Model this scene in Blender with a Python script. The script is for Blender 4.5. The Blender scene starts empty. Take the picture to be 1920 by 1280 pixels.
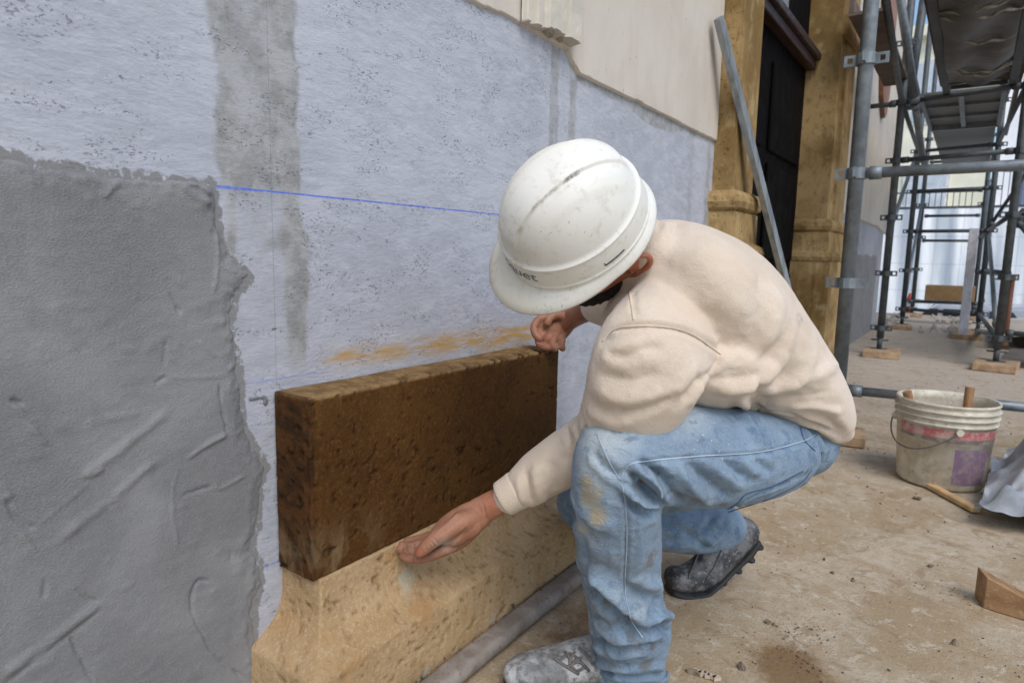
import bpy, bmesh, math, random
import numpy as np
from mathutils import Vector, Matrix
from mathutils.bvhtree import BVHTree
random.seed(5)
sc = bpy.context.scene
COL = sc.collection
# ------------------------------------------------------------------ camera
F_PX = 1241.36                       # focal length in pixels of a 1920 px wide frame
RW = np.array([[0.82201627, -0.0905803, 0.5622139],
               [0.5691005, 0.09539835, -0.81671523],
               [0.02034404, 0.99130942, 0.12996829]])   # columns: camera right, up, back
CAM = np.array([0.0, 0.0, 0.85])
cam = bpy.data.cameras.new('camera'); camo = bpy.data.objects.new('camera', cam); COL.objects.link(camo)
M = Matrix(RW.tolist()).to_4x4(); M.translation = Vector(CAM.tolist()); camo.matrix_world = M
cam.sensor_width = 36; cam.lens = 36*F_PX/1920; cam.clip_start = .02; cam.clip_end = 600
cam.dof.use_dof = True; cam.dof.focus_distance = 1.35; cam.dof.aperture_fstop = 6.3
sc.camera = camo
# ------------------------------------------------------------------ world, sun, exposure
SUN = Vector((.54, -.42, .78)).normalized()
w = bpy.data.worlds.new('World'); sc.world = w; w.use_nodes = True
nt = w.node_tree; nt.nodes.clear()
o = nt.nodes.new('ShaderNodeOutputWorld'); bg = nt.nodes.new('ShaderNodeBackground'); sk = nt.nodes.new('ShaderNodeTexSky')
sk.sky_type = 'NISHITA'; sk.sun_disc = False; sk.sun_elevation = math.asin(SUN.z); sk.sun_rotation = math.atan2(SUN.x, SUN.y)
sk.air_density = 1.0; sk.dust_density = 1.2; sk.ozone_density = 1.0
bg.inputs[1].default_value = .14
nt.links.new(sk.outputs[0], bg.inputs[0]); nt.links.new(bg.outputs[0], o.inputs[0])
ld = bpy.data.lights.new('sun', 'SUN'); ld.energy = 1.5; ld.angle = math.radians(34); ld.color = (1, .985, .965)
lo = bpy.data.objects.new('sun', ld); COL.objects.link(lo); lo.rotation_euler = SUN.to_track_quat('Z', 'Y').to_euler()
sc.view_settings.view_transform = 'Standard'; sc.view_settings.look = 'None'; sc.view_settings.exposure = .38; sc.view_settings.gamma = 1
sc.render.engine = 'CYCLES'

def at(px, py, d):                    # point at depth d behind a pixel of the 1920x1280 survey photo
    c = np.array([(px-960)/F_PX*d, -(py-640)/F_PX*d, -d]); return CAM + RW @ c
def ray(px, py): r = RW @ np.array([px-960, -(py-640), -F_PX]); return r/np.linalg.norm(r)
def onx(px, py, x): r = ray(px, py); return CAM + r*(x/r[0])
def onz(px, py, z=0.): r = ray(px, py); return CAM + r*((z-CAM[2])/r[2])
def ony(px, py, y): r = ray(px, py); return CAM + r*(y/r[1])
# ------------------------------------------------------------------ noise
def _h(ix, iy, iz, s):
    n = (ix*374761393 + iy*668265263 + iz*1274126177 + s*974634777) & 0xffffffff
    n = ((n ^ (n >> 13))*1274126177) & 0xffffffff
    n = ((n ^ (n >> 16))*2246822519) & 0xffffffff
    return ((n ^ (n >> 15)) & 0xffff)/65535.
def vn(P, s, seed=0):
    P = np.asarray(P)*s; i = np.floor(P).astype(np.int64); f = P-i; f = f*f*(3-2*f); r = 0
    for a in (0, 1):
        for b in (0, 1):
            for c in (0, 1):
                r = r + _h(i[:, 0]+a, i[:, 1]+b, i[:, 2]+c, seed)*(f[:, 0] if a else 1-f[:, 0])*(f[:, 1] if b else 1-f[:, 1])*(f[:, 2] if c else 1-f[:, 2])
    return r*2-1
def fbm(P, s, n=4, seed=0):
    r = 0; a = 1; t = 0
    for k in range(n): r = r + a*vn(P, s*2**k, seed+k*7); t += a; a *= .5
    return r/t
def sstep(a, b, x): t = np.clip((x-a)/(b-a), 0, 1); return t*t*(3-2*t)
def polydist(P, L):                   # distance of points P to polyline L, and position 0..1 along it
    P = np.asarray(P, float); L = np.asarray(L, float); best = np.full(len(P), 1e9); tt = np.zeros(len(P))
    seg = np.linalg.norm(L[1:]-L[:-1], axis=1); cum = np.concatenate([[0], np.cumsum(seg)]); tot = cum[-1]+1e-9
    for k in range(len(L)-1):
        a = L[k]; d = L[k+1]-a; t = np.clip(((P-a)@d)/(d@d+1e-12), 0, 1); q = np.linalg.norm(P-(a+t[:, None]*d), axis=1)
        m = q < best; best = np.where(m, q, best); tt = np.where(m, (cum[k]+t*seg[k])/tot, tt)
    return best, tt
def polysigned(P, L):                 # signed distance to a closed 2-D polygon (inside positive)
    L = np.asarray(L, float); d, _ = polydist(P, np.vstack([L, L[:1]])); ins = np.zeros(len(P), bool)
    for k in range(len(L)):
        a = L[k-1]; b = L[k]; c = ((a[1] > P[:, 1]) != (b[1] > P[:, 1]))
        xx = (b[0]-a[0])*(P[:, 1]-a[1])/(b[1]-a[1]+1e-12)+a[0]; ins ^= c & (P[:, 0] < xx)
    return np.where(ins, d, -d)
# ------------------------------------------------------------------ materials
class NB:
    def __init__(s, name):
        s.m = bpy.data.materials.new(name); s.m.use_nodes = True; s.t = s.m.node_tree; s.n = s.t.nodes; s.n.clear()
        s.out = s.n.new('ShaderNodeOutputMaterial'); s.b = s.n.new('ShaderNodeBsdfPrincipled'); s.l(s.b.outputs[0], s.out.inputs[0])
        s.co = s.n.new('ShaderNodeTexCoord').outputs['Object']
    def l(s, a, b): s.t.links.new(a, b)
    def set(s, inp, v):
        if isinstance(v, bpy.types.NodeSocket): s.l(v, inp)
        elif isinstance(v, tuple) and len(v) == 3 and inp.type == 'RGBA': inp.default_value = (*v, 1)
        else: inp.default_value = v
    def mapv(s, sc_=(1, 1, 1), rot=(0, 0, 0), v=None):
        n = s.n.new('ShaderNodeMapping'); s.l(v or s.co, n.inputs[0]); n.inputs['Scale'].default_value = sc_; n.inputs['Rotation'].default_value = rot; return n.outputs[0]
    def noise(s, scale, det=4, rough=.55, dist=0, v=None):
        n = s.n.new('ShaderNodeTexNoise'); s.l(v or s.co, n.inputs['Vector']); n.inputs['Scale'].default_value = scale; n.inputs['Detail'].default_value = det
        n.inputs['Roughness'].default_value = rough; n.inputs['Distortion'].default_value = dist; return n.outputs[0]
    def vor(s, scale, v=None, feat='F1', rnd=1):
        n = s.n.new('ShaderNodeTexVoronoi'); n.feature = feat; s.l(v or s.co, n.inputs['Vector']); n.inputs['Scale'].default_value = scale; n.inputs['Randomness'].default_value = rnd; return n.outputs[0]
    def wave(s, scale, dist=1, v=None, d='X'):
        n = s.n.new('ShaderNodeTexWave'); s.l(v or s.co, n.inputs['Vector']); n.bands_direction = d; n.inputs['Scale'].default_value = scale; n.inputs['Distortion'].default_value = dist; n.inputs['Detail Scale'].default_value = 2; return n.outputs[1]
    def ramp(s, v, a, b, lo=0., hi=1.):
        n = s.n.new('ShaderNodeMapRange'); n.interpolation_type = 'SMOOTHSTEP'; s.set(n.inputs[0], v); n.inputs[1].default_value = a; n.inputs[2].default_value = b; n.inputs[3].default_value = lo; n.inputs[4].default_value = hi; return n.outputs[0]
    def math(s, op, a, b=0.): n = s.n.new('ShaderNodeMath'); n.operation = op; s.set(n.inputs[0], a); s.set(n.inputs[1], b); return n.outputs[0]
    def mul(s, a, b): return s.math('MULTIPLY', a, b)
    def add(s, a, b): return s.math('ADD', a, b)
    def mix(s, f, a, b):
        n = s.n.new('ShaderNodeMix'); n.data_type = 'RGBA'; n.clamp_factor = True; s.set(n.inputs['Factor'], f); s.set(n.inputs[6], a); s.set(n.inputs[7], b); return n.outputs[2]
    def attr(s, name): n = s.n.new('ShaderNodeAttribute'); n.attribute_name = name; return n.outputs['Fac']
    def xyz(s): n = s.n.new('ShaderNodeSeparateXYZ'); s.l(s.co, n.inputs[0]); return n.outputs
    def bump(s, h, strength=.5, dist=.002, prev=None):
        n = s.n.new('ShaderNodeBump'); n.inputs['Strength'].default_value = strength; n.inputs['Distance'].default_value = dist; s.set(n.inputs['Height'], h)
        if prev: s.l(prev, n.inputs['Normal'])
        s.l(n.outputs[0], s.b.inputs['Normal']); return n.outputs[0]
    def fin(s, col, rough=.8, metal=0., spec=.5):
        s.set(s.b.inputs['Base Color'], col); s.set(s.b.inputs['Roughness'], rough); s.b.inputs['Metallic'].default_value = metal; s.b.inputs['Specular IOR Level'].default_value = spec; return s.m
def plain(name, c, rough=.7, metal=0., var=.25, scale=18., bumps=.3, bd=.001, spec=.5):
    k = NB(name); n = k.noise(scale, 5, .6); n2 = k.noise(scale*.21, 3)
    f = k.ramp(k.add(k.mul(n, .6), k.mul(n2, .4)), .35, .65)
    col = k.mix(f, tuple(x*(1-var) for x in c), tuple(min(1, x*(1+var)) for x in c))
    if bumps: k.bump(k.noise(scale*6, 4), bumps, bd)
    return k.fin(col, k.ramp(n, .3, .7, max(.05, rough-.12), min(1, rough+.1)), metal, spec)
# ------------------------------------------------------------------ object helpers
def tag(o, label=None, cat=None, group=None, kind=None):
    if label: o['label'] = label
    if cat: o['category'] = cat
    if group: o['group'] = group
    if kind: o['kind'] = kind
    return o
def empty(name, loc=(0, 0, 0), **k): o = bpy.data.objects.new(name, None); o.location = loc; o.empty_display_size = .1; COL.objects.link(o); return tag(o, **k)
def link(name, me, mat=None, parent=None, **k):
    o = bpy.data.objects.new(name, me); COL.objects.link(o)
    if mat and not len(me.materials): me.materials.append(mat)
    if parent: o.parent = parent; o.matrix_parent_inverse = Matrix.Translation(-Vector(parent.location))
    return tag(o, **k)
def smooth(me, v=True): me.polygons.foreach_set('use_smooth', [v]*len(me.polygons)); me.update(); return me
def bm_mesh(bm, sm=False, name='m'):
    bmesh.ops.recalc_face_normals(bm, faces=bm.faces)
    me = bpy.data.meshes.new(name); bm.to_mesh(me); bm.free()
    if sm: smooth(me)
    return me
def np_mesh(V, Fc, sm=True):
    me = bpy.data.meshes.new('m'); me.from_pydata(V.tolist() if hasattr(V, 'tolist') else V, [], Fc.tolist() if hasattr(Fc, 'tolist') else Fc); smooth(me, sm); return me
def grid_faces(nu, nv, wrap=False):
    i, j = np.meshgrid(np.arange(nu-1), np.arange(nv if wrap else nv-1), indexing='ij'); j2 = (j+1) % nv
    return np.stack([i*nv+j, (i+1)*nv+j, (i+1)*nv+j2, i*nv+j2], -1).reshape(-1, 4)
def box(bm, lo_, hi_, rot=None, piv=None):
    r = bmesh.ops.create_cube(bm, size=1); lo_ = Vector(lo_); hi_ = Vector(hi_); s = hi_-lo_; c = (hi_+lo_)/2
    for v in r['verts']:
        v.co = Vector((v.co.x*s.x, v.co.y*s.y, v.co.z*s.z))+c
        if rot is not None: p = Vector(piv) if piv is not None else c; v.co = rot @ (v.co-p)+p
    return r['verts']
def bevel(bm, w_=.003, seg=2): bmesh.ops.bevel(bm, geom=bm.edges[:], offset=w_, segments=seg, affect='EDGES', profile=.5)
def frame(t, up=(0, 0, 1)):
    t = Vector(t).normalized(); up = Vector(up)
    if abs(t.dot(up.normalized())) > .97: up = Vector((1, 0, 0)) if abs(t.x) < .9 else Vector((0, 1, 0))
    s = t.cross(up).normalized(); return t, s, s.cross(t).normalized()
def tube(bm, a, b, r, n=16, r2=None, cap=True):
    a = Vector(a); b = Vector(b); t, s, u = frame(b-a); r2 = r if r2 is None else r2; R = []
    for p, q in ((a, r), (b, r2)): R.append([bm.verts.new(p+(s*math.cos(k*2*math.pi/n)+u*math.sin(k*2*math.pi/n))*q) for k in range(n)])
    for k in range(n): bm.faces.new((R[0][k], R[0][(k+1) % n], R[1][(k+1) % n], R[1][k]))
    if cap: bm.faces.new(R[0][::-1]); bm.faces.new(R[1])
def catmull(P, n):
    P = np.asarray(P, float); Q = np.vstack([2*P[0]-P[1], P, 2*P[-1]-P[-2]]); out = []
    for i in range(1, len(Q)-2):
        for k in range(n):
            t = k/n; a, b, c, d = Q[i-1], Q[i], Q[i+1], Q[i+2]
            out.append(.5*((2*b)+(-a+c)*t+(2*a-5*b+4*c-d)*t*t+(-a+3*b-3*c+d)*t**3))
    out.append(P[-1]); return np.array(out)
def curve_tube(bm, P, r, n=8, sub=6, smoothp=True):
    P = catmull(P, sub) if smoothp else np.asarray(P, float); rs = r if hasattr(r, '__len__') else [r]*len(P)
    if len(rs) != len(P): rs = np.interp(np.linspace(0, 1, len(P)), np.linspace(0, 1, len(rs)), rs)
    rings = []; up = Vector((0, 0, 1))
    for i, p in enumerate(P):
        t = Vector(P[min(i+1, len(P)-1)]-P[max(i-1, 0)]); t, s, u = frame(t, up); up = u
        rings.append([bm.verts.new(Vector(p)+(s*math.cos(k*2*math.pi/n)+u*math.sin(k*2*math.pi/n))*rs[i]) for k in range(n)])
    for a, b in zip(rings, rings[1:]):
        for k in range(n): bm.faces.new((a[k], a[(k+1) % n], b[(k+1) % n], b[k]))
    bm.faces.new(rings[0][::-1]); bm.faces.new(rings[-1])
def loft(bm, secs, axis, n=22, sub=4):
    """closed tapered limb: secs = (point, half width across, half width along `axis`), rounded ends"""
    A = np.array([list(s[0])+[s[1], s[2]] for s in secs], float)
    C_ = catmull(A, sub); C_[:, 3:] = np.maximum(C_[:, 3:], .003); pts = C_[:, :3]
    T = np.gradient(pts, axis=0); T /= np.linalg.norm(T, axis=1)[:, None]
    rows = []
    def add(p, t, ra, rb):
        t, s, u = frame(t, axis); rows.append([bm.verts.new(Vector(p)+s*ra*math.cos(k*2*math.pi/n)+u*rb*math.sin(k*2*math.pi/n)) for k in range(n)])
    m0 = min(C_[0, 3], C_[0, 4]); m1 = min(C_[-1, 3], C_[-1, 4])
    for a in (80, 55, 28): c, s_ = math.cos(math.radians(a)), math.sin(math.radians(a)); add(pts[0]-T[0]*m0*s_*.8, T[0], C_[0, 3]*c, C_[0, 4]*c)
    for i in range(len(pts)): add(pts[i], T[i], C_[i, 3], C_[i, 4])
    for a in (28, 55, 80): c, s_ = math.cos(math.radians(a)), math.sin(math.radians(a)); add(pts[-1]+T[-1]*m1*s_*.8, T[-1], C_[-1, 3]*c, C_[-1, 4]*c)
    for a, b in zip(rows, rows[1:]):
        for k in range(n): bm.faces.new((a[k], a[(k+1) % n], b[(k+1) % n], b[k]))
    bm.faces.new(rows[0][::-1]); bm.faces.new(rows[-1])
def ellip(bm, c, ax, r):
    res = bmesh.ops.create_icosphere(bm, subdivisions=3, radius=1); A = Matrix([list(a) for a in ax]).transposed()
    for v in res['verts']: v.co = A @ Vector((v.co.x*r[0], v.co.y*r[1], v.co.z*r[2]))+Vector(c)
def fuse(bm, voxel, it=6, fac=.5, dis=None):
    """union of overlapping closed shapes as one continuous skin"""
    me = bm_mesh(bm); o = bpy.data.objects.new('tmp', me); COL.objects.link(o)
    m = o.modifiers.new('r', 'REMESH'); m.mode = 'VOXEL'; m.voxel_size = voxel
    s = o.modifiers.new('s', 'SMOOTH'); s.factor = fac; s.iterations = it
    dg = bpy.context.evaluated_depsgraph_get(); out = bpy.data.meshes.new_from_object(o.evaluated_get(dg)); bpy.data.objects.remove(o)
    return smooth(out)
def getv(me): a = np.empty(len(me.vertices)*3, np.float32); me.vertices.foreach_get('co', a); return a.reshape(-1, 3).astype(float)
def setv(me, V): me.vertices.foreach_set('co', V.astype(np.float32).ravel()); me.update()
def getn(me): a = np.empty(len(me.vertices)*3, np.float32); me.vertices.foreach_get('normal', a); return a.reshape(-1, 3).astype(float)
def setattr_(me, name, v): a = me.attributes.new(name, 'FLOAT', 'POINT'); a.data.foreach_set('value', np.asarray(v, np.float32))
def tree(me):
    V = getv(me); return BVHTree.FromPolygons(V.tolist(), [tuple(p.vertices) for p in me.polygons])
def hit(tr, px, py):
    r = tr.ray_cast(Vector(CAM.tolist()), Vector(ray(px, py).tolist())); return (np.array(r[0]), np.array(r[1])) if r[0] is not None else None
def surf(tr, pts, n=10):              # polyline of survey pixels laid on the surface of a mesh
    P = catmull(np.array(pts, float), n); out = [hit(tr, *p) for p in P]; return [h for h in out if h is not None]
def folds(me, tr, strokes, gain=1.35):
    """ridges (+) and creases (-) pressed into a cloth mesh along lines on its surface"""
    V = getv(me); N = getn(me); D = np.zeros(len(V))
    for pts, width, amp in strokes:
        h = surf(tr, pts, 5)
        if len(h) < 2: continue
        L = np.array([x[0] for x in h]); lo_ = L.min(0)-width*4; hi_ = L.max(0)+width*4
        m = np.all((V > lo_) & (V < hi_), axis=1)
        if not m.any(): continue
        d, t = polydist(V[m], L); e = np.clip(np.minimum(t, 1-t)*6+.15, 0, 1)
        dn = d+.18*width*fbm(V[m], 60, 2, 3)*2; D[m] += gain*amp*e*(np.exp(-(np.abs(dn)/width)**(1.25 if amp < 0 else 2))-.40*np.exp(-(dn/(2.1*width)-.95)**2*3))
    V += N*D[:, None]; setv(me, V)
def patches(me, tr, name, spots, base=0.):
    V = getv(me); A = np.full(len(V), base)
    for px, py, r, s in spots:
        h = hit(tr, px, py)
        if h is None: continue
        d = np.linalg.norm(V-h[0], axis=1); A = np.maximum(A, s*np.exp(-(d/r)**2))
    setattr_(me, name, A)

# ================================================================== SETTING
def hgrid(us, vs, fn):                # grid in the wall plane: fn(y, z) -> x
    U, W = np.meshgrid(us, vs, indexing='ij'); y = U.ravel(); z = W.ravel(); x = fn(y, z)
    return np.stack([x, y, z], 1), grid_faces(len(us), len(vs))[:, ::-1]
def yz(y, z, s=0): return np.stack([np.full(len(y), s, float), y, z], 1)
WX = -.99
# ---- ground
us = np.concatenate([np.linspace(-1.6, -1.05, 6), np.arange(-1.0, 1.3, .02), np.linspace(1.35, 6, 30)])
vs = np.concatenate([np.linspace(-5, .2, 20), np.arange(.25, 4.2, .02), np.linspace(4.3, 12.9, 90)])
U, W = np.meshgrid(us, vs, indexing='ij'); P = np.stack([U.ravel(), W.ravel(), np.zeros(U.size)], 1)
P[:, 2] = .004*fbm(P, 2.2, 3, 3)+.0012*fbm(P, 22, 2, 9)-.002
me = np_mesh(P, grid_faces(len(us), len(vs)))
def blob(pts, n=1): return sum(s*np.exp(-(((P[:, 0]-x)/r)**2+((P[:, 1]-y)/r2)**2)) for x, y, r, r2, s in pts)
setattr_(me, 'stain', np.clip(blob([(-.25, 1.43, .075, .09, 1.), (-.20, 1.36, .07, .06, .8), (-.01, 2.02, .07, .03, .5), (.02, 2.36, .08, .035, .6), (-.52, 1.66, .12, .1, .35), (-.62, 1.35, .12, .25, .45), (-.7, 1.2, .1, .3, .4), (.2, 1.75, .12, .12, .3)]), 0, 1))
setattr_(me, 'grey', np.clip(sstep(3.4, 6.5, P[:, 1]+.5*fbm(P, .8, 3, 4))*.9+blob([(-.5, 3.3, .5, .5, .4), (.15, 3.0, .25, .3, .4), (-.1, 5.6, .5, 1.2, .6)]), 0, 1))
k = NB('dusty_concrete'); a = k.noise(3.2, 6, .6, .5); b = k.noise(28, 5, .65); c = k.noise(140, 4, .7)
tan = k.mix(k.ramp(k.add(k.mul(a, .65), k.mul(k.noise(9, 7, .7, .8), .35)), .38, .62), (.36, .272, .165), (.50, .42, .31)); gry = k.mix(k.ramp(b, .3, .7), (.40, .355, .30), (.55, .50, .44))
col = k.mix(k.mul(k.attr('grey'), .8), tan, gry)
col = k.mix(k.ramp(b, .42, .62, 0, .75), col, k.mix(.5, col, (.36, .24, .13)))
col = k.mix(k.ramp(c, .56, .72, 0, .55), col, (.22, .15, .09)); col = k.mix(k.ramp(k.noise(60, 5, .7), .60, .70, 0, .55), col, (.74, .66, .54))
col = k.mix(k.ramp(k.noise(11, 7, .7, 1.2), .54, .64, 0, .65), col, (.28, .195, .115)); col = k.mix(k.ramp(k.noise(19, 8, .75, .8), .55, .63, 0, .5), col, (.62, .56, .46)); col = k.mix(k.ramp(k.noise(210, 5, .75), .57, .66, 0, .5), col, (.20, .15, .10))
col = k.mix(k.ramp(k.vor(95), .10, .05, 0, .5), col, (.80, .72, .60))
col = k.mix(k.ramp(k.add(k.attr('stain'), k.mul(k.add(k.noise(30, 7, .8, .5), -.5), 1.6)), .25, .85, 0, .85), col, (.20, .115, .05))
h_ = k.add(k.mul(b, .6), k.mul(c, .5)); col = k.mix(k.ramp(k.noise(85, 6, .75, .6), .58, .64, 0, .6), col, (.25, .18, .115)); k.bump(h_, .9, .006)
link('pavement', me, k.fin(col, .92, spec=.25), kind='structure')
bm = bmesh.new(); box(bm, (-1.6, 12.86, -1.3), (6, 12.92, -.012)); link('terrace_edge', bm_mesh(bm), plain('edge_concrete', (.55, .53, .5)), kind='structure')
bm = bmesh.new(); box(bm, (-150, -120, -1.35), (150, 220, -1.3)); link('street', bm_mesh(bm), plain('asphalt', (.25, .25, .25)), kind='structure')

# ---- wall
wall = empty('facade_wall', (WX, 1.5, 0), label='long old house facade with bare blue-grey undercoat below and cream plaster above', cat='wall')
us = np.concatenate([np.linspace(-3, .2, 12), np.arange(.22, 3.1, .006)]); vs = np.concatenate([np.arange(0, 1.56, .006), np.linspace(1.6, 4.2, 10)])
edge = [(-4, 1.02), (.2, .99), (.327, .958), (.359, .946), (.454, .943), (.604, .948), (.608, .88), (.623, .838), (.660, .808), (.652, .795), (.625, .769), (.627, .699), (.638, .608), (.645, .533), (.668, .50), (.679, .468), (.66, .376), (.645, .333), (.662, .30), (.667, .265), (.644, .215), (.652, .14), (.66, -.1), (-4, -.1)]
def wx(y, z):
    Q = yz(y, z); return WX+.0012*fbm(Q, 5, 3, 2)+.0005*fbm(Q*[1, 1, 2.5], 40, 3, 5)-.003*sstep(1.60, 1.63, y)
V, Fc = hgrid(us, vs, wx); me = np_mesh(V, Fc); y = V[:, 1]; z = V[:, 2]
n1 = fbm(yz(y, z), 14, 4, 21); n2 = fbm(yz(y, z), 55, 3, 8)
yl = .608+.010*(1.22-z)/.3; yr = .764+.012*(1.22-z)/.4
ins = sstep(-.010, .014, np.minimum(y-yl, yr-y)+.016*n1+.008*n2)
up = sstep(.86, .98, z+.10*n1+.35*sstep(yr-.045, yr-.02, y)+.12*sstep(yl+.03, yl+.01, y)); low = sstep(.60, .68, z)
band = ins*np.clip(.26+.36*up, 0, 1)*low+ins*.42*sstep(.030, .016, np.abs(y-yr+.022)+.006*n2)*low+ins*.25*sstep(.03, .01, np.abs(y-yl-.012)+.01*n2)*up
b2 = sstep(.0, .012, .034-np.abs(y-1.622)+.012*n1)+sstep(0, .012, .032-np.abs(y-1.728)+.012*n1)
band += b2*.50*(z > .5)*sstep(.4, .9, z)
band += .30*sstep(1.60, 1.64, y)*sstep(1.0, .85, z)
band += .6*sstep(0, .012, .022+.03*np.exp(-((y-2.35)/.25)**2)-np.abs(z-1.365)+.012*n1)*(y > 1.75)*(z > 1.28)  # grey stain along the cream edge, with the shade under it painted in
band += .5*sstep(.05, .01, np.abs(y-2.93)+.03*n1)+.35*sstep(.05, .01, np.abs(y-2.72)+.02*n1)
setattr_(me, 'band', np.clip(band, 0, 1))
sm = polysigned(np.stack([y, z], 1), edge)+.010*fbm(yz(y, z), 30, 4, 53)+.005*fbm(yz(y, z), 110, 2, 57); setattr_(me, 'smear', sstep(-.016, -.004, sm)*.9)
oc = np.exp(-((z-(.646-.016*(y-.8)))/(.018+.010*sstep(.9, 1.4, y)))**2)*sstep(.79, .86, y)*sstep(1.58, 1.5, y)
setattr_(me, 'ochre', np.clip(oc*(.75+.9*np.abs(fbm(yz(y, z*6), 6, 3, 31)))*1.15, 0, 1))
def lines(y, z):
    L = np.exp(-((z-.9475)/.0035)**2)*(y > .600)*(y < 1.38); return L
k = NB('undercoat_plaster'); X = k.xyz(); yy, zz = X[1], X[2]
st = k.mapv((1, 1, 2.6)); big = k.noise(2.2, 4, .5); mid = k.noise(7, 5, .6, .3)
base = k.mix(k.ramp(big, .35, .65), (.385, .398, .440), (.455, .468, .508))
base = k.mix(k.ramp(k.noise(12, 6, .62, .6, st), .42, .62, 0, .5), base, (.52, .53, .585))
base = k.mix(k.ramp(k.noise(34, 6, .7, .8, k.mapv((1, .5, 2.2), (.12, 0, 0))), .46, .64, 0, .40), base, (.335, .35, .395)); base = k.mix(k.ramp(k.noise(110, 5, .7, .5, k.mapv((1, .45, 2.4), (-.1, 0, 0))), .52, .66, 0, .35), base, (.56, .57, .60))
bandc = k.mix(k.ramp(k.noise(16, 6, .65), .36, .62), (.262, .262, .252), (.395, .396, .395))
col = k.mix(k.ramp(k.add(k.attr('band'), k.mul(k.add(k.noise(45, 6, .75), -.5), .6)), .05, .75), base, bandc)
pit = k.mul(k.ramp(k.noise(150, 4, .6, .3, k.mapv((1, 1, 2.1), (.35, 0, 0))), .592, .640), k.ramp(k.noise(8, 4, .6, .4, st), .49, .60)); 
pit2 = k.mul(k.ramp(k.vor(32), .085, .05), k.ramp(k.noise(6, 2), .58, .62))
pits = k.math('MAXIMUM', pit, k.mul(pit2, .8))
col = k.mix(k.mul(pits, .62), col, (.135, .135, .15))
col = k.mix(k.mul(k.attr('ochre'), k.ramp(k.noise(20, 4, .6, .2, k.mapv((1, .5, 4))), .3, .6)), col, (.46, .29, .11))
def chalk(col, z0, y0, y1, wd, s, slope=0.):
    dz = k.math('ABSOLUTE', k.add(k.add(zz, -z0), k.mul(k.add(yy, -y0), -slope))); m = k.ramp(dz, wd, wd*.4)
    m = k.mul(m, k.mul(k.ramp(yy, y0-.002, y0+.002), k.ramp(yy, y1, y1-.004))); m = k.mul(m, k.ramp(k.noise(160, 3, .6), .36, .52, .55, 1.)); return k.mix(k.mul(m, s), col, (.10, .17, .66))
col = chalk(col, .9475, .600, 1.40, .0021, .95, .0012); col = chalk(col, .9445, .605, .70, .0012, .8, .02); col = chalk(col, .6245, .634, .80, .0017, .45); col = chalk(col, .2895, .655, .76, .002, .7)
pm = k.mul(k.ramp(k.math('ABSOLUTE', k.add(yy, -.7095)), .0012, .0004), k.ramp(zz, .58, .64)); col = k.mix(k.mul(pm, .45), col, (.2, .2, .22))
col = k.mix(k.ramp(k.mul(k.attr('smear'), k.ramp(k.noise(70, 4, .7), .3, .55, .3, 1.1)), .25, .6), col, (.235, .232, .228))
hb = k.add(k.mul(k.noise(60, 6, .65, 0, st), .75), k.mul(pits, -1.3)); k.bump(hb, .6, .004)
M_under = k.fin(col, .93, spec=.2)
link('undercoat', me, M_under, wall)
# fresh mortar on the left, a few millimetres thick with a torn edge
def cp(x, y): p = onx(x*.781, 280+y*.781, WX+.008); return p
ST = [([(30, 600), (120, 715), (190, 772)], .004, .0022), ([(190, 775), (215, 776), (330, 690), (410, 628)], .009, .0036), ([(200, 778), (215, 784), (250, 768)], .004, .003), ([(125, 950), (230, 870), (380, 745)], .008, .0028),
      ([(0, 1270), (120, 1180), (240, 1095)], .009, .0034), ([(0, 1295), (130, 1195), (245, 1103)], .004, -.0025), ([(20, 840), (35, 880), (70, 905), (90, 903)], .0035, -.004), ([(90, 905), (130, 872), (190, 822), (225, 790)], .003, .002),
      ([(0, 800), (18, 820), (24, 838)], .005, .004), ([(185, 1055), (215, 1078), (240, 1085)], .003, -.0035), ([(450, 745), (490, 715), (548, 683)], .0035, .0035), ([(440, 832), (510, 808)], .0028, -.003), ([(520, 800), (530, 815), (590, 783)], .003, .003),
      ([(410, 345), (435, 392)], .0028, -.004), ([(375, 562), (402, 545)], .003, -.004), ([(480, 460), (520, 500)], .003, .002), ([(530, 565), (535, 620), (550, 680)], .003, -.004), ([(515, 1040), (480, 1035), (465, 1060), (463, 1110), (490, 1170), (520, 1215), (595, 1275)], .003, -.0042),
      ([(462, 1110), (488, 1172), (518, 1220)], .006, .0022), ([(30, 600), (55, 614)], .004, -.004), ([(112, 1030), (106, 1078)], .003, -.003), ([(170, 1165), (200, 1230), (228, 1285)], .003, -.003), ([(522, 190), (526, 260), (514, 350)], .004, .003),
      ([(430, 760), (415, 850), (430, 960)], .003, .0016), ([(250, 115), (272, 92), (290, 75)], .005, .004), ([(440, 85), (470, 112), (510, 128)], .007, .005), ([(455, 80), (490, 90), (510, 110)], .004, .005), ([(50, 920), (85, 965), (125, 1003)], .003, .0018),
      ([(320, 1175-900+40), (330, 360)], .003, .0012), ([(110, 1190-480), (60, 650)], .002, .001), ([(555, 965), (556, 990)], .004, -.002), ([(400, 460), (395, 520)], .003, -.0015), ([(5, 20), (100, 50), (240, 75), (430, 80), (515, 95)], .010, .0025), ([(380, 540), (440, 548), (540, 545)], .004, .0012)]
us = np.concatenate([np.linspace(-3, .1, 14), np.arange(.11, .715, .0025)]); vs = np.arange(0, 1.06, .0028)
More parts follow.
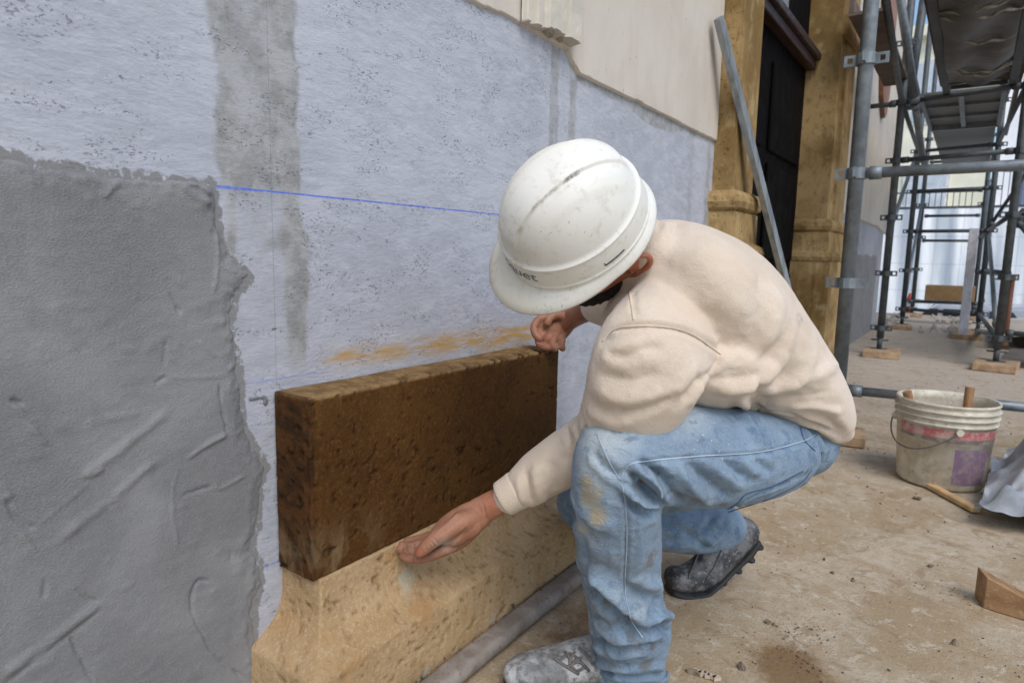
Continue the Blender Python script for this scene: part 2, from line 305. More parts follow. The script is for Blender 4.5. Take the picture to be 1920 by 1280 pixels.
def mx(y, z):
    Q = yz(y, z); s = polysigned(np.stack([y, z], 1), edge)+.005*fbm(Q, 30, 4, 3)+.005*fbm(Q, 110, 3, 6)
    h = -.003+.0045*sstep(-.002, .003, s)+.0040*sstep(.000, .022, s)
    h += (.0010*fbm(Q, 6, 2, 12)+.0006*fbm(Q*[1, 1, 2], 50, 3, 14)+.0045*np.maximum(0, fbm(Q, 45, 3, 5)-.10)*sstep(.06, .0, s)+.0035*np.maximum(0, fbm(Q*[1, 1, 1.3], 24, 4, 25)-.30))*sstep(0, .004, s)
    for p, wd, a in ST:
        L = np.array([cp(*q) for q in p])[:, 1:]; L = catmull(L, 4); L = np.hstack([np.zeros((len(L), 1)), L]); m = (np.abs(y-L[:, 1].mean()) < np.ptp(L[:, 1])+.05) & (np.abs(z-L[:, 2].mean()) < np.ptp(L[:, 2])+.05)
        if m.any():
            d, t = polydist(Q[m], L); d = d+.0015*fbm(Q[m], 70, 3, 2); e = np.clip(np.minimum(t, 1-t)*8+.2, 0, 1); h[m] += 1.35*a*e*np.exp(-(d/(.85*wd))**2)*(.7+.6*fbm(Q[m], 40, 2, 5))
    return WX+h
V, Fc = hgrid(us, vs, mx); me = np_mesh(V, Fc)
k = NB('fresh_mortar'); n = k.noise(5, 6, .6, .5); g = k.noise(900, 2, .5); g2 = k.noise(260, 4, .6, 0, k.mapv((1, 1, 1.8)))
col = k.mix(k.ramp(n, .34, .66), (.190, .189, .187), (.262, .260, .258)); col = k.mix(k.ramp(g2, .4, .7, 0, .35), col, (.32, .32, .325)); col = k.mix(k.ramp(k.noise(14, 4), .55, .7, 0, .4), col, (.18, .18, .185))
k.bump(k.add(k.mul(g2, .9), k.mul(g, .35)), .9, .0024); M_mortar = k.fin(col, .8, spec=.35)
link('mortar_coat', me, M_mortar, wall, label='smooth wet grey mortar coat with trowel ridges')
# dabs of mortar on the bare coat
bm = bmesh.new()
for px, py, r in [(478, 746, .010), (492, 744, .007), (497, 752, .005), (470, 747, .005)]:
    p = onx(px, py, WX); ellip(bm, (WX+.001, p[1], p[2]), [(1, 0, 0), (0, 1, 0), (0, 0, 1)], (.002, r, .0032 if px != 497 else .008))
link('mortar_dab', fuse(bm, .0015, 2), M_mortar, wall)
# cream plaster, proud of the undercoat, torn lower edge
ce = [(-4, 1.455), (.9, 1.41), (1.221, 1.412), (1.41, 1.420), (1.614, 1.412), (1.671, 1.417), (1.70, 1.395), (1.745, 1.369), (2.183, 1.371), (2.6, 1.366), (3.05, 1.365), (3.05, 5), (-4, 5)]
k = NB('cream_plaster'); n = k.noise(3, 5, .6, .4); n2 = k.noise(6, 5, .6, 1, k.mapv((1, 1.6, .35)))
col = k.mix(k.ramp(n, .3, .7), (.545, .485, .405), (.61, .555, .475)); col = k.mix(k.ramp(n2, .45, .7, 0, .5), col, (.53, .455, .385)); col = k.mix(k.mul(k.ramp(k.noise(38, 4), .66, .72), .5), col, (.33, .30, .27))
k.bump(k.noise(120, 4), .3, .002); M_cream = k.fin(col, .9, spec=.2)
us = np.concatenate([np.linspace(-3, .8, 16), np.arange(.82, 2.99, .006), [2.99]]); vs = np.concatenate([np.arange(1.34, 1.48, .004), np.linspace(1.5, 4.2, 20)])
def cxf(y, z):
    Q = yz(y, z); s = polysigned(np.stack([y, z], 1), ce)+.0035*fbm(Q, 14, 4, 43)+.0015*fbm(Q, 80, 2, 46); return WX-.014+.023*sstep(-.0005, .002, s)+.0015*fbm(Q, 6, 3, 2)
V, Fc = hgrid(us, vs, cxf); link('cream_plaster', np_mesh(V, Fc), M_cream, wall)
# fluted pilaster foot above the worker
prof = [(1.432, .014), (1.436, .03), (1.452, .03), (1.458, .018), (1.466, .018), (1.474, .036), (1.492, .036), (1.50, .028), (1.516, .028), (1.524, .040), (1.60, .042), (1.607, .030), (1.614, .030), (1.622, .044), (1.678, .046), (1.686, .010)]
us = np.arange(1.43, 1.690, .0025); vs = np.concatenate([np.arange(1.40, 1.50, .003), np.linspace(1.51, 4.2, 14)])
def px_(y, z):
    Q = yz(y, z); h = np.interp(y, [p[0] for p in prof], [p[1] for p in prof]); zb = 1.424+.004*fbm(np.stack([y*0, y, y*0], 1), 30, 3, 3)+.006*sstep(1.50, 1.56, y)
    return WX+.001+(h+.001*fbm(Q, 60, 3, 1))*sstep(-.002, .003, z-zb)-.014*(z < zb-.002)
V, Fc = hgrid(us, vs, px_); link('pilaster_moulding', np_mesh(V, Fc, False), plain('moulding_plaster', (.56, .515, .43), .9, 0, .10, 9), wall, label='fluted pale pilaster foot with a broken lower end')
bm = bmesh.new()
for px, py, rx, ry, rz in [(1022, 60, .026, .030, .0045), (1042, 69, .028, .03, .0045), (1054, 72, .026, .018, .004)]:
    p = onx(px, py, WX+.012); ellip(bm, (WX+.008, p[1], p[2]), [(1, 0, 0), (0, 1, -.3), (0, .3, 1)], (rx, ry, rz))
me = fuse(bm, .003, 2); V = getv(me); V += getn(me)*(.004*fbm(V, 70, 3, 5))[:, None]; setv(me, V)
link('broken_edge', me, plain('crumbly_stone', (.36, .32, .24), .95, 0, .35, 60, .8, .004), wall)
# far part of the wall beyond the doorway
us = np.concatenate([np.arange(6.0, 9.86, .03), [9.86]]); vs = np.arange(0, 4.25, .03)
V, Fc = hgrid(us, vs, lambda y, z: WX+.002*fbm(yz(y, z), 4, 3, 2)); me = np_mesh(V, Fc); setattr_(me, 'band', .25+.25*fbm(V, 2, 3, 3)); setattr_(me, 'ochre', np.zeros(len(V)))
link('undercoat', me, M_under, wall)
us = np.concatenate([np.arange(6.0, 9.86, .02), [9.865]]); vs = np.concatenate([np.arange(1.15, 1.4, .01), np.linspace(1.42, 4.25, 10)])
V, Fc = hgrid(us, vs, lambda y, z: WX-.004+.030*sstep(-.004, .006, z-1.262+.05*sstep(8.9, 9.7, y)-.012*fbm(yz(y, z), 6, 3, 8))); link('cream_plaster', np_mesh(V, Fc), M_cream, wall)
us = np.arange(7.1, 9.42, .02); vs = np.arange(0, .96, .02)
V, Fc = hgrid(us, vs, lambda y, z: WX-.004+.012*sstep(0, .02, np.minimum(np.minimum(y-7.15, 9.36-y), .93-z)+.02*fbm(yz(y, z), 7, 3, 8))); link('mortar_coat', np_mesh(V, Fc), M_mortar, wall, label='far darker mortar panel near the corner of the house')
bm = bmesh.new(); box(bm, (-4, 9.8, 0), (WX-.004, 9.84, 4.2)); box(bm, (WX-.2, 9.845, 1.25), (WX+.027, 9.90, 4.2)); box(bm, (-4, -3, 4.2), (WX+.05, 9.9, 4.3)); link('corner_return', bm_mesh(bm), M_cream, wall)
k = NB('brown_wood'); wv = k.noise(9, 5, .6, .6, k.mapv((1, 1, .12))); col = k.mix(k.ramp(wv, .35, .65), (.20, .085, .045), (.34, .17, .10)); M_brown = k.fin(col, .6)
bm = bmesh.new(); vv = [(7.55, 4.1), (8.55, 4.1), (8.55, 2.75), (8.45, 2.45), (8.3, 2.38), (8.0, 2.55), (7.7, 3.0), (7.55, 3.4)]
f0 = [bm.verts.new((WX+.03, a, b)) for a, b in vv]; f1 = [bm.verts.new((WX+.07, a, b)) for a, b in vv]; bm.faces.new(f0); bm.faces.new(f1[::-1])
for i in range(len(vv)): bm.faces.new((f0[i], f0[(i+1) % len(vv)], f1[(i+1) % len(vv)], f1[i]))
link('window_shutter', bm_mesh(bm), M_brown, wall)

# ---- stone doorway
door = empty('stone_doorway', (WX, 4.3, 0), label='tall doorway framed in weathered ochre stone with moulded feet', cat='doorway')
k = NB('ochre_stone'); a = k.noise(2.5, 6, .6, .4); b = k.noise(24, 6, .65, .3, k.mapv((1, 1, .55))); c = k.noise(90, 4, .6)
col = k.mix(k.ramp(a, .36, .64), (.21, .13, .045), (.44, .30, .135)); col = k.mix(k.ramp(b, .50, .66, 0, .55), col, (.155, .095, .04)); col = k.mix(k.ramp(k.noise(7, 5, .6), .56, .7, 0, .5), col, (.50, .39, .22)); col = k.mix(k.mul(k.ramp(c, .62, .68), .7), col, (.08, .05, .025))
k.bump(k.add(k.mul(b, .6), k.mul(k.ramp(c, .6, .7), -.8)), .7, .006); M_ochre = k.fin(col, .9, spec=.2)
def stone(bm_, vox=None, amp=.003, seed=1):
    bmesh.ops.bevel(bm_, geom=bm_.edges[:], offset=.006, segments=2, affect='EDGES'); return bm_mesh(bm_)
def jamb(y0, y1, near):
    bm = bmesh.new(); box(bm, (-1.35, y0, 0), (-.90, y1, 4.2))
    if not near:
        box(bm, (-1.0, y0+.16, 1.12), (-.878, y1-.20, 2.4)); box(bm, (-1.0, y0+.02, 2.42), (-.865, y1-.1, 2.56)); box(bm, (-1.0, y0+.22, 2.58), (-.872, y1-.2, 4.2))
    j = link('jamb', stone(bm), M_ochre, door)
    secs = [(1.155, .0), (1.145, .030), (1.125, .044), (1.10, .048), (1.075, .040), (1.062, .018), (1.055, .028), (.925, .030), (.918, .036), (.905, .062), (.88, .072), (.855, .064), (.845, .05), (.835, .052), (.03, .056), (0, .056)]
    V = []
    for zz_, o_ in secs: V += [(-1.2, y0-o_, zz_), (-.90+o_, y0-o_, zz_), (-.90+o_, y1+o_*(.3 if near else 1), zz_), (-1.2, y1+o_*(.3 if near else 1), zz_)]
    n = len(secs); Fs = [(i*4+q, i*4+(q+1) % 4, (i+1)*4+(q+1) % 4, (i+1)*4+q) for i in range(n-1) for q in range(4)]+[(3, 2, 1, 0), tuple((n-1)*4+q for q in range(4))]
    me = bpy.data.meshes.new('m'); me.from_pydata([Vector(v) for v in V], [], Fs); b2_ = bmesh.new(); b2_.from_mesh(me)
    bmesh.ops.subdivide_edges(b2_, edges=[e for e in b2_.edges if abs(e.verts[0].co.z-e.verts[1].co.z) < .001], cuts=14, use_grid_fill=True); me2 = bm_mesh(b2_, False)
    V = getv(me2); me2.update(); V += getn(me2)*(.006*fbm(V, 14, 3, 3)+.003*fbm(V, 50, 2, 5))[:, None]; V[:, 0] = np.maximum(V[:, 0], -1.2); setv(me2, V)
    link('moulded_foot', me2, M_ochre, j)
jamb(2.995, 3.31, True); jamb(5.30, 5.98, False)
bm = bmesh.new(); box(bm, (-1.35, 3.311, 3.3), (-.90, 5.299, 4.2)); link('lintel', stone(bm), M_ochre, door)
M_dark = plain('dark_door_wood', (.003, .0022, .002), .8, 0, .4, 9, .3, spec=.08)
bm = bmesh.new(); box(bm, (-1.16, 3.312, 0), (-1.12, 5.298, 3.29))
dl = link('door', bm_mesh(bm), M_dark, door, label='old near black wooden double door')
bm = bmesh.new()
for y0 in (3.36, 4.36):
    for z0, z1 in ((.12, .75), (.85, 1.45), (1.52, 2.05)): box(bm, (-1.121, y0, z0), (-1.100, y0+.84, z1)); 
bevel(bm, .008, 1); link('panel', bm_mesh(bm), M_dark, dl)
bm = bmesh.new(); box(bm, (-1.12, 3.32, 2.20), (-1.05, 5.29, 2.26)); box(bm, (-1.12, 3.32, 2.262), (-1.02, 5.29, 2.31)); bevel(bm, .008, 2); link('transom', bm_mesh(bm), plain('transom_wood', (.035, .014, .010), .5), dl)
bm = bmesh.new(); box(bm, (-1.12, 4.10, 2.42), (-1.108, 4.62, 3.2)); link('transom_pane', bm_mesh(bm), plain('grey_glass', (.22, .25, .25), .2), dl)

# ================================================================== STONES, PIPE, STRAIGHTEDGE
def dense_box(x0, x1, y0, y1, z0, z1, st):
    bm = bmesh.new(); nx, ny, nz = [max(1, int(round((b-a)/st))) for a, b in ((x0, x1), (y0, y1), (z0, z1))]
    me_v = {}; Fs = []; V = []
    def vid(i, j, k_):
        q = (i, j, k_)
        if q not in me_v: me_v[q] = len(V); V.append((x0+(x1-x0)*i/nx, y0+(y1-y0)*j/ny, z0+(z1-z0)*k_/nz))
        return me_v[q]
    for i in range(nx):
        for j in range(ny): Fs.append((vid(i, j, 0), vid(i, j+1, 0), vid(i+1, j+1, 0), vid(i+1, j, 0))); Fs.append((vid(i, j, nz), vid(i+1, j, nz), vid(i+1, j+1, nz), vid(i, j+1, nz)))
    for j in range(ny):
        for k_ in range(nz): Fs.append((vid(0, j, k_), vid(0, j, k_+1), vid(0, j+1, k_+1), vid(0, j+1, k_))); Fs.append((vid(nx, j, k_), vid(nx, j+1, k_), vid(nx, j+1, k_+1), vid(nx, j, k_+1)))
    for i in range(nx):
        for k_ in range(nz): Fs.append((vid(i, 0, k_), vid(i+1, 0, k_), vid(i+1, 0, k_+1), vid(i, 0, k_+1))); Fs.append((vid(i, ny, k_), vid(i, ny, k_+1), vid(i+1, ny, k_+1), vid(i+1, ny, k_)))
    bm.free(); return np.array(V), Fs
V, Fc = dense_box(-.985, -.890, .700, 1.515, .281, .605, .0032)
ctr = np.array([-.9375, 1.1075, .443]); half = np.array([.0475, .4075, .162])
q = (V-ctr); rr = .006*.5+.004*np.maximum(0, fbm(V, 16, 3, 3)); qa = np.abs(q)-(half-rr[:, None]); qp = np.maximum(qa, 0); ln = np.linalg.norm(qp, axis=1)+1e-9
m = (ln > rr); V = np.where(m[:, None], ctr+np.sign(q)*(np.minimum(qa, 0)+(half-rr[:, None])+qp/ln[:, None]*rr[:, None]), V)
me = np_mesh(V, Fc); N = getn(me); edgeness = np.clip(1-np.abs(np.abs(V[:, 0]-ctr[0])-.0475)/.01, 0, 1)
pitf = np.maximum(0, fbm(V, 80, 4, 51)-.30)*np.clip(.3+1.6*fbm(V, 5, 2, 8)+.5, 0, 1.6)
dd = .0016*fbm(V, 9, 3, 1)+.0007*fbm(V, 60, 3, 2)-.014*pitf
ecrn = ((np.abs(V[:, 1]-.70) < .02) & (V[:, 0] > -.905)); dd -= ecrn*.007*np.maximum(0, fbm(V, 38, 3, 77)+.05)
top = (V[:, 2] > .598); nick = np.zeros(len(V))
for i in range(19):                    # chisel nicks along the top front arris
    y0 = 1.49-i*.031-(.012*math.sin(i*2.3)); L = np.array([(-.889, y0-.018, .600), (-.902, y0-.010, .606), (-.930, y0+.010, .606)]); s = (abs(V[:, 1]-y0) < .05) & (V[:, 2] > .59)
    if s.any() and i not in (9, 14, 16): d, t = polydist(V[s], L); wk = (.5+.5*(i < 9))*(.7+.3*math.sin(i*1.9)); dd[s] -= .011*wk*np.exp(-(d/.0050)**2); nick[s] = np.maximum(nick[s], 1.6*wk*np.exp(-(d/.0046)**2))
V = V+N*dd[:, None]; s = (np.abs(V[:, 1]-1.075) < .02) & top; V[s, 2] -= .007*np.exp(-((V[s, 1]-1.075-.003)/.010)**2)*(V[s, 0] > -.93); setv(me, V)
setattr_(me, 'pit', np.clip(pitf*6, 0, 1)); setattr_(me, 'nick', np.clip(nick, 0, 1))
def travertine(name, c1, c2, dark, light, rough, bumps=.8):
    k = NB(name); a = k.noise(4, 6, .62, .5); b = k.noise(26, 6, .68, .4); c = k.noise(130, 5, .7)
    col = k.mix(k.ramp(a, .34, .66), c1, c2); col = k.mix(k.ramp(b, .52, .70, 0, .42), col, dark); col = k.mix(k.ramp(c, .50, .66, 0, .36), col, light); col = k.mix(k.ramp(k.noise(75, 5, .7), .58, .66, 0, .55), col, dark)
    col = k.mix(k.mul(k.ramp(k.vor(120), .13, .07), k.ramp(k.noise(9, 3), .46, .56)), col, light); return k, col, a, b, c
k, col, a, b, c = travertine('wet_brown_stone', (.066, .028, .0065), (.095, .043, .011), (.030, .012, .004), (.17, .095, .04), .6)
X = k.xyz(); tp = k.mul(k.ramp(X[2], .596, .602), k.ramp(k.noise(12, 4), .25, .45, .6, 1.)); col = k.mix(tp, col, k.mix(k.ramp(b, .4, .6), (.27, .17, .075), (.17, .10, .042)))
col = k.mix(k.mul(k.ramp(X[1], .712, .704), .75), col, k.mix(k.ramp(b, .42, .6), (.075, .030, .010), (.022, .012, .006)))  # reddish end face, its shade darkened into the colour
col = k.mix(k.mul(k.ramp(X[2], .40, .30), k.mul(k.ramp(X[1], .90, .78), k.ramp(k.noise(18, 4, .6, .4, k.mapv((1, 1, .5))), .44, .62, 0, .6))), col, (.24, .16, .085))
col = k.mix(k.mul(k.attr('pit'), .5), col, (.022, .011, .004)); col = k.mix(k.mul(k.attr('nick'), .85), col, (.055, .026, .008)); k.bump(k.add(k.mul(b, .5), k.mul(c, .6)), 1, .0042); M_wet = k.fin(col, k.ramp(a, .3, .7, .65, .9), spec=.12)
link('stone_block', me, M_wet, label='dark brown damp travertine block set upright on the tan moulded stone', cat='stone block')
# moulded base
pr = [(.281, 0), (.262, .001), (.240, .002), (.222, .004), (.205, .009), (.19, .018), (.175, .036), (.163, .053), (.154, .068), (.150, .071), (.120, .073), (.09, .074), (.06, .076), (.03, .077), (0., .078)]
zs = np.linspace(0, .281, 64); of = np.interp(zs, [p[0] for p in pr][::-1], [p[1] for p in pr][::-1]); fx = -.885; y0b, y1b = .712, 1.575
per = []
ring = lambda o_: [(-.995, y0b-o_)] + [(-.995+(fx+o_+.995)*t, y0b-o_) for t in np.linspace(0, 1, 26)[1:]] + [(fx+o_, y0b-o_+(y1b-y0b+2*o_)*t) for t in np.linspace(0, 1, 190)[1:]] + [(fx+o_-(fx+o_+.995)*t, y1b+o_) for t in np.linspace(0, 1, 26)[1:]]
V = np.array([[x_, y_, z_] for z_, o_ in zip(zs, of) for x_, y_ in ring(o_)]); nr = len(ring(0)); Fs = grid_faces(len(zs), nr)[:, ::-1].tolist()
t0 = (len(zs)-1)*nr; Vt = []; nxx = 22; R_ = np.array(ring(0)); fy = R_[25:25+190, 1]
tv = np.array([[-.995+(fx+.995)*i/nxx, y_, .281] for i in range(nxx) for y_ in fy]); off = len(V); V = np.vstack([V, tv])
def tid(i, j): return t0+25+j if i == nxx else off+i*len(fy)+j
Fs += [(tid(i, j), tid(i+1, j), tid(i+1, j+1), tid(i, j+1)) for i in range(nxx) for j in range(len(fy)-1)]
me = np_mesh(V, Fs); N = getn(me); V = getv(me)
pf = np.maximum(0, fbm(V*[1, 1, 1.5], 85, 4, 61)-.29); cut = V[:, 2] > .27
V += N*((.0035*fbm(V, 9, 3, 1)+.0014*fbm(V, 40, 3, 2)-.018*pf)*np.where(cut, .45, 1))[:, None]
V[:, 2] -= .006*np.maximum(0, fbm(V, 26, 3, 11))*(np.abs(V[:, 0]-fx) < .012)*cut; setv(me, V); setattr_(me, 'pit', np.clip(pf*8, 0, 1))
k, col, a, b, c = travertine('tan_stone', (.38, .25, .125), (.48, .335, .185), (.28, .17, .08), (.62, .48, .30), .8)
col = k.mix(k.mul(k.attr('pit'), .55), col, (.20, .11, .045)); col = k.mix(k.mul(k.ramp(k.noise(8, 3), .64, .7), .4), col, (.42, .46, .40)); col = k.mix(k.ramp(k.noise(15, 5, .6, .5), .58, .70, 0, .45), col, (.40, .21, .08))
k.bump(k.add(k.mul(b, .6), k.mul(c, .6)), 1, .005)
link('moulded_stone', me, k.fin(col, .9, spec=.2), label='tan pitted stone base with flared foot, carrying the dark block', cat='stone base')
# pipe on the ground along the base
bm = bmesh.new(); PP = [(-.772, .42, .026), (-.776, .80, .027), (-.778, 1.10, .027), (-.782, 1.55, .027)]
t_ = [(-.7725, .42+i*.01, .027) for i in range(113)]
curve_tube(bm, t_, .0255, 24, 1, False); me = bm_mesh(bm, True); V = getv(me); V += getn(me)*(.0010*fbm(V, 18, 3, 4)+.0012*sstep(.92, .925, V[:, 1]))[:, None]; V[:, 2] += .006*np.sin((V[:, 1]-.4)*5)*0; V[:, 0] -= (V[:, 1]-.42)*.008; q_ = V[:, 2]-.026; V[:, 2] = .023+np.sign(q_)*np.minimum(np.abs(q_)*.95, .0155+.1*np.abs(q_)); setv(me, V)
k = NB('dirty_grey_plastic'); a = k.noise(14, 5, .6, .4); b = k.noise(60, 5, .7); col = k.mix(k.ramp(a, .35, .65), (.19, .16, .13), (.31, .27, .235)); col = k.mix(k.ramp(b, .55, .68, 0, .7), col, (.13, .09, .055)); k.bump(b, .5, .002); M_pipe = k.fin(col, .75)
pipe = link('conduit_pipe', me, M_pipe, label='dirty grey plastic pipe lying on the ground along the stone base', cat='pipe')
# crumbs of mortar squeezed between base and pipe
def crumbs(name, spots, mat, **kw):
    V = []; Fs = []; tmp = bmesh.new(); bmesh.ops.create_icosphere(tmp, subdivisions=1, radius=1); bv = np.array([v.co[:] for v in tmp.verts]); bf = [[v.index for v in f.verts] for f in tmp.faces]; tmp.free()
    for i, (p, r) in enumerate(spots):
        rg = np.random.default_rng(i); v = bv*(1+.35*rg.normal(size=(len(bv), 1)).clip(-1, 1))*r*rg.uniform(.5, 1.3, 3); n = len(V)*len(bv); V.append(v+p); Fs += [[n+a for a in f] for f in bf]
    return link(name, np_mesh(np.vstack(V), Fs, False), mat, **kw)
rg = np.random.default_rng(3); M_crumb = plain('dark_crumbs', (.115, .085, .06), .95, 0, .4, 90)
crumbs('mortar_crumbs', [((-.804+rg.normal()*.005, rg.uniform(.55, 1.6), .006+abs(rg.normal())*.014), rg.uniform(.002, .007)) for i in range(420)], M_crumb, kind='stuff', label='dark mortar crumbs packed between the stone base and the pipe', cat='crumbs')
sp = []
for i in range(700):
    y_ = .6+abs(rg.normal())*2.2; x_ = rg.uniform(-.72, .9); sp.append(((x_, y_, .0006), rg.uniform(.0006, .0022)*(1+.25*y_)))
for cx_, cy_, s_, n_ in ((-.25, 1.44, .06, 60), (-.26, 1.56, .035, 34), (-.20, 1.60, .03, 16), (.0, 2.0, .06, 30), (.12, 1.72, .07, 30)):
    for i in range(n_): sp.append(((cx_+rg.normal()*s_, cy_+rg.normal()*s_*.6, .001), rg.uniform(.0008, .0026)))
for px, py, r in ((1790, 1208, .011), (1600, 1090, .009), (1720, 935, .011), (1745, 1062, .009), (1440, 1168, .008), (1452, 1170, .006), (1390, 1250, .009), (1545, 1050, .006), (1850, 800, .008), (1560, 1075, .006), (1300, 1262, .014)):
    p = onz(px, py); sp.append(((p[0], p[1], .003), r))
crumbs('ground_debris', sp, plain('debris', (.17, .13, .09), .95, 0, .6, 60), kind='stuff', label='small dark crumbs and grit scattered over the dusty ground', cat='debris')
bm = bmesh.new()
for s in range(5):
    p = onz(1305+s*9, 1262+s*3); box(bm, (p[0]-.006, p[1]-.004, .001), (p[0]+.01, p[1]+.006, .008), Matrix.Rotation(s, 3, 'Z'))
link('stone_chips', bm_mesh(bm), plain('chip', (.5, .4, .3)), kind='stuff', label='pale stone chips on the ground in front of the planted boot', cat='chips')
# aluminium straightedge leaning on the wall
T0 = Vector((-.945, 2.81, 1.823)); T1 = Vector((-.605, 3.83, .0)); t = (T1-T0).normalized(); u = Vector((1, 0, 0)); s = (u-t*u.dot(t)).normalized(); r_ = t.cross(s)
bm = bmesh.new(); L = (T1-T0).length
for sx, sy, w0, w1 in ((0, 0, .0125, .030),):
    vs_ = []
    for k_ in range(26):
        p = T0+t*L*k_/25; vs_.append([bm.verts.new(p+s*a_*w0+r_*b_*w1) for a_, b_ in ((-1, -1), (1, -1), (1, 1), (-1, 1))])
    for A_, B_ in zip(vs_, vs_[1:]):
        for q_ in range(4): bm.faces.new((A_[q_], A_[(q_+1) % 4], B_[(q_+1) % 4], B_[q_]))
    bm.faces.new(vs_[0][::-1]); bm.faces.new(vs_[-1])
bmesh.ops.bevel(bm, geom=[e for e in bm.edges if abs((e.verts[0].co-e.verts[1].co).normalized().dot(t)) > .9], offset=.002, segments=2, affect='EDGES')
k = NB('dull_aluminium'); a = k.noise(20, 5, .6, .3, k.mapv((1, 1, .3))); col = k.mix(k.ramp(a, .35, .65), (.20, .215, .22), (.36, .375, .37)); M_alu = k.fin(col, .5, .55)
link('straightedge', bm_mesh(bm), M_alu, label='long grey aluminium straightedge leaning against the wall by the doorway', cat='straightedge')

# ================================================================== SCAFFOLD
M_galv = plain('galvanised_steel', (.20, .225, .24), .5, .45, .25, 24, .4, .001)
M_galvd = plain('weathered_steel', (.085, .095, .10), .6, .4, .3, 20, .4, .001)
M_tim = plain('base_timber', (.40, .27, .16), .9, 0, .3, 22, .6, .002)
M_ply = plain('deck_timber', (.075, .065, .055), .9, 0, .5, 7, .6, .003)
k = NB('perforated_deck'); X = k.xyz(); hol = k.vor(38, k.mapv((1, .5, 1)), rnd=.05); col = k.mix(k.ramp(hol, .26, .20), (.17, .17, .16), (.75, .75, .72)); M_perf = k.fin(col, .6, .2)  # pale dots paint the daylight showing through the perforations
scf = empty('scaffold', (-.2, 6.9, 0), label='galvanised tube scaffold with decks standing along the house', cat='scaffold')
def coupler(x, y, z, r, mat, par, ax='X'):
    bm = bmesh.new(); tube(bm, (x, y, z-.024), (x, y, z+.024), r+.010, 18)
    for s_ in (1, -1):
        a, b = sorted((x+s_*(r+.006), x+s_*(r+.058))); t_ = .005
        for q in ((a, b, z+.012, z+.024), (a, b, z-.024, z-.012), (b-.014 if s_ > 0 else a, b if s_ > 0 else a+.014, z-.012, z+.012), (a if s_ > 0 else b-.016, a+.016 if s_ > 0 else b, z-.012, z+.012)): box(bm, (q[0], y-t_, q[2]), (q[1], y+t_, q[3]))
        a, b = sorted((y+s_*(r+.006), y+s_*(r+.05))); box(bm, (x-t_, a, z-.022), (x+t_, b, z+.022))
    link('coupler', bm_mesh(bm), mat, par)
def standard(x0, y0, zt, r=.031, mat=None, lean=0., zs=(.25, .75, 1.25, 1.75, 2.25, 2.75), base=.05):
    mat = mat or M_galvd; bm = bmesh.new(); tube(bm, (x0, y0, base+.11), (x0+lean*zt, y0, zt), r, 20); tube(bm, (x0, y0, base), (x0, y0, base+.13), r*.72, 14); box(bm, (x0-.065, y0-.065, base+.002), (x0+.065, y0+.065, base+.010)); tube(bm, (x0-.07, y0, base+.09), (x0+.07, y0, base+.09), .008, 8)
    me = bm_mesh(bm); 
    for f in me.polygons: f.use_smooth = len(f.vertices) == 4 and abs(f.normal.z) < .5
    st_ = link('standard', me, mat, scf)
    for z in zs:
        if z < zt: coupler(x0+lean*z, y0, z, r, mat, st_)
    return st_
standard(-.478, 3.455, 4.2, .0325, M_galv, 0, (.25, .75, 1.25, 1.75, 2.25, 2.75))
PB = [(-.646, 6.925), (-.70, 10.0), (-.74, 12.35)]; PE = [(.225, 6.73), (.115, 9.83), (.06, 12.35)]
for x_, y_ in PB+PE: standard(x_, y_, 4.2 if x_ < 0 else 3.4)
standard(.62, 3.5, 4.2, .0325, M_galv)
standard(.95, 6.7, 3.4); standard(.80, 9.8, 3.4)
def led(a, b, r=.021, mat=None, name='ledger'):
    bm = bmesh.new(); tube(bm, a, b, r, 16); d = (Vector(b)-Vector(a)).normalized()
    for e, s_ in ((Vector(a), 1), (Vector(b), -1)): tube(bm, e+d*s_*.005, e+d*s_*.055, r+.007, 16)
    me = bm_mesh(bm)
    for f in me.polygons: f.use_smooth = len(f.vertices) == 4
    link(name, me, mat or M_galvd, scf)
led((-.43, 3.455, 1.25), (.58, 3.5, 1.262), .0235, M_galv); led((-.43, 3.455, .245), (.58, 3.5, .262), .0215, M_galv); led((-.43, 3.455, 2.30), (.58, 3.5, 2.30), .021, M_galv)
xb, yb = PB[0]; xe, ye = PE[0]
for z in (1.75, 2.25): led((xb+.04, yb, z), (xe-.04, ye, z))
led((-.97, 6.93, 2.24), (xb-.04, yb, 2.24)); led((xe+.04, ye, 1.75), (.91, 6.7, 1.75)); led((xe+.04, ye, 2.25), (.91, 6.7, 2.25)); led((xe+.04, ye, .30), (.91, 6.7, .28))
for i in (1, 2):
    for z in ((.25, 1.25, 1.75, 2.25) if i == 1 else (.25, 1.2, 1.58, 1.95, 2.4)): led((PB[i][0]+.04, PB[i][1], z), (PE[i][0]-.04, PE[i][1], z))
for z in (1.25, 2.25, .25): led((xe-.01, ye+.04, z), (PE[1][0], PE[1][1]-.04, z)); led((PE[1][0], PE[1][1]+.04, z), (PE[2][0], PE[2][1]-.04, z))
for z in (2.25,): led((xb, yb+.04, z), (PB[1][0], PB[1][1]-.04, z)); led((PB[1][0], PB[1][1]+.04, z), (PB[2][0], PB[2][1]-.04, z)); led((-.48, 3.5, z), (xb, yb-.04, z), .022)
led((.25, 6.78, 1.22), (.80, 9.75, 1.24), .03); led((xe, ye+.05, .27), (.12, 9.8, .05), .024, M_galv); led((.95, 6.75, 1.25), (.80, 9.76, 1.25))
led(tuple(at(1680, -60, 5.1)), tuple(at(1716, 192, 5.75)), .033, M_galv, 'brace'); led(tuple(at(1716, 195, 5.75)), tuple(at(1730, 300, 6.3)), .030, M_galv, 'brace')
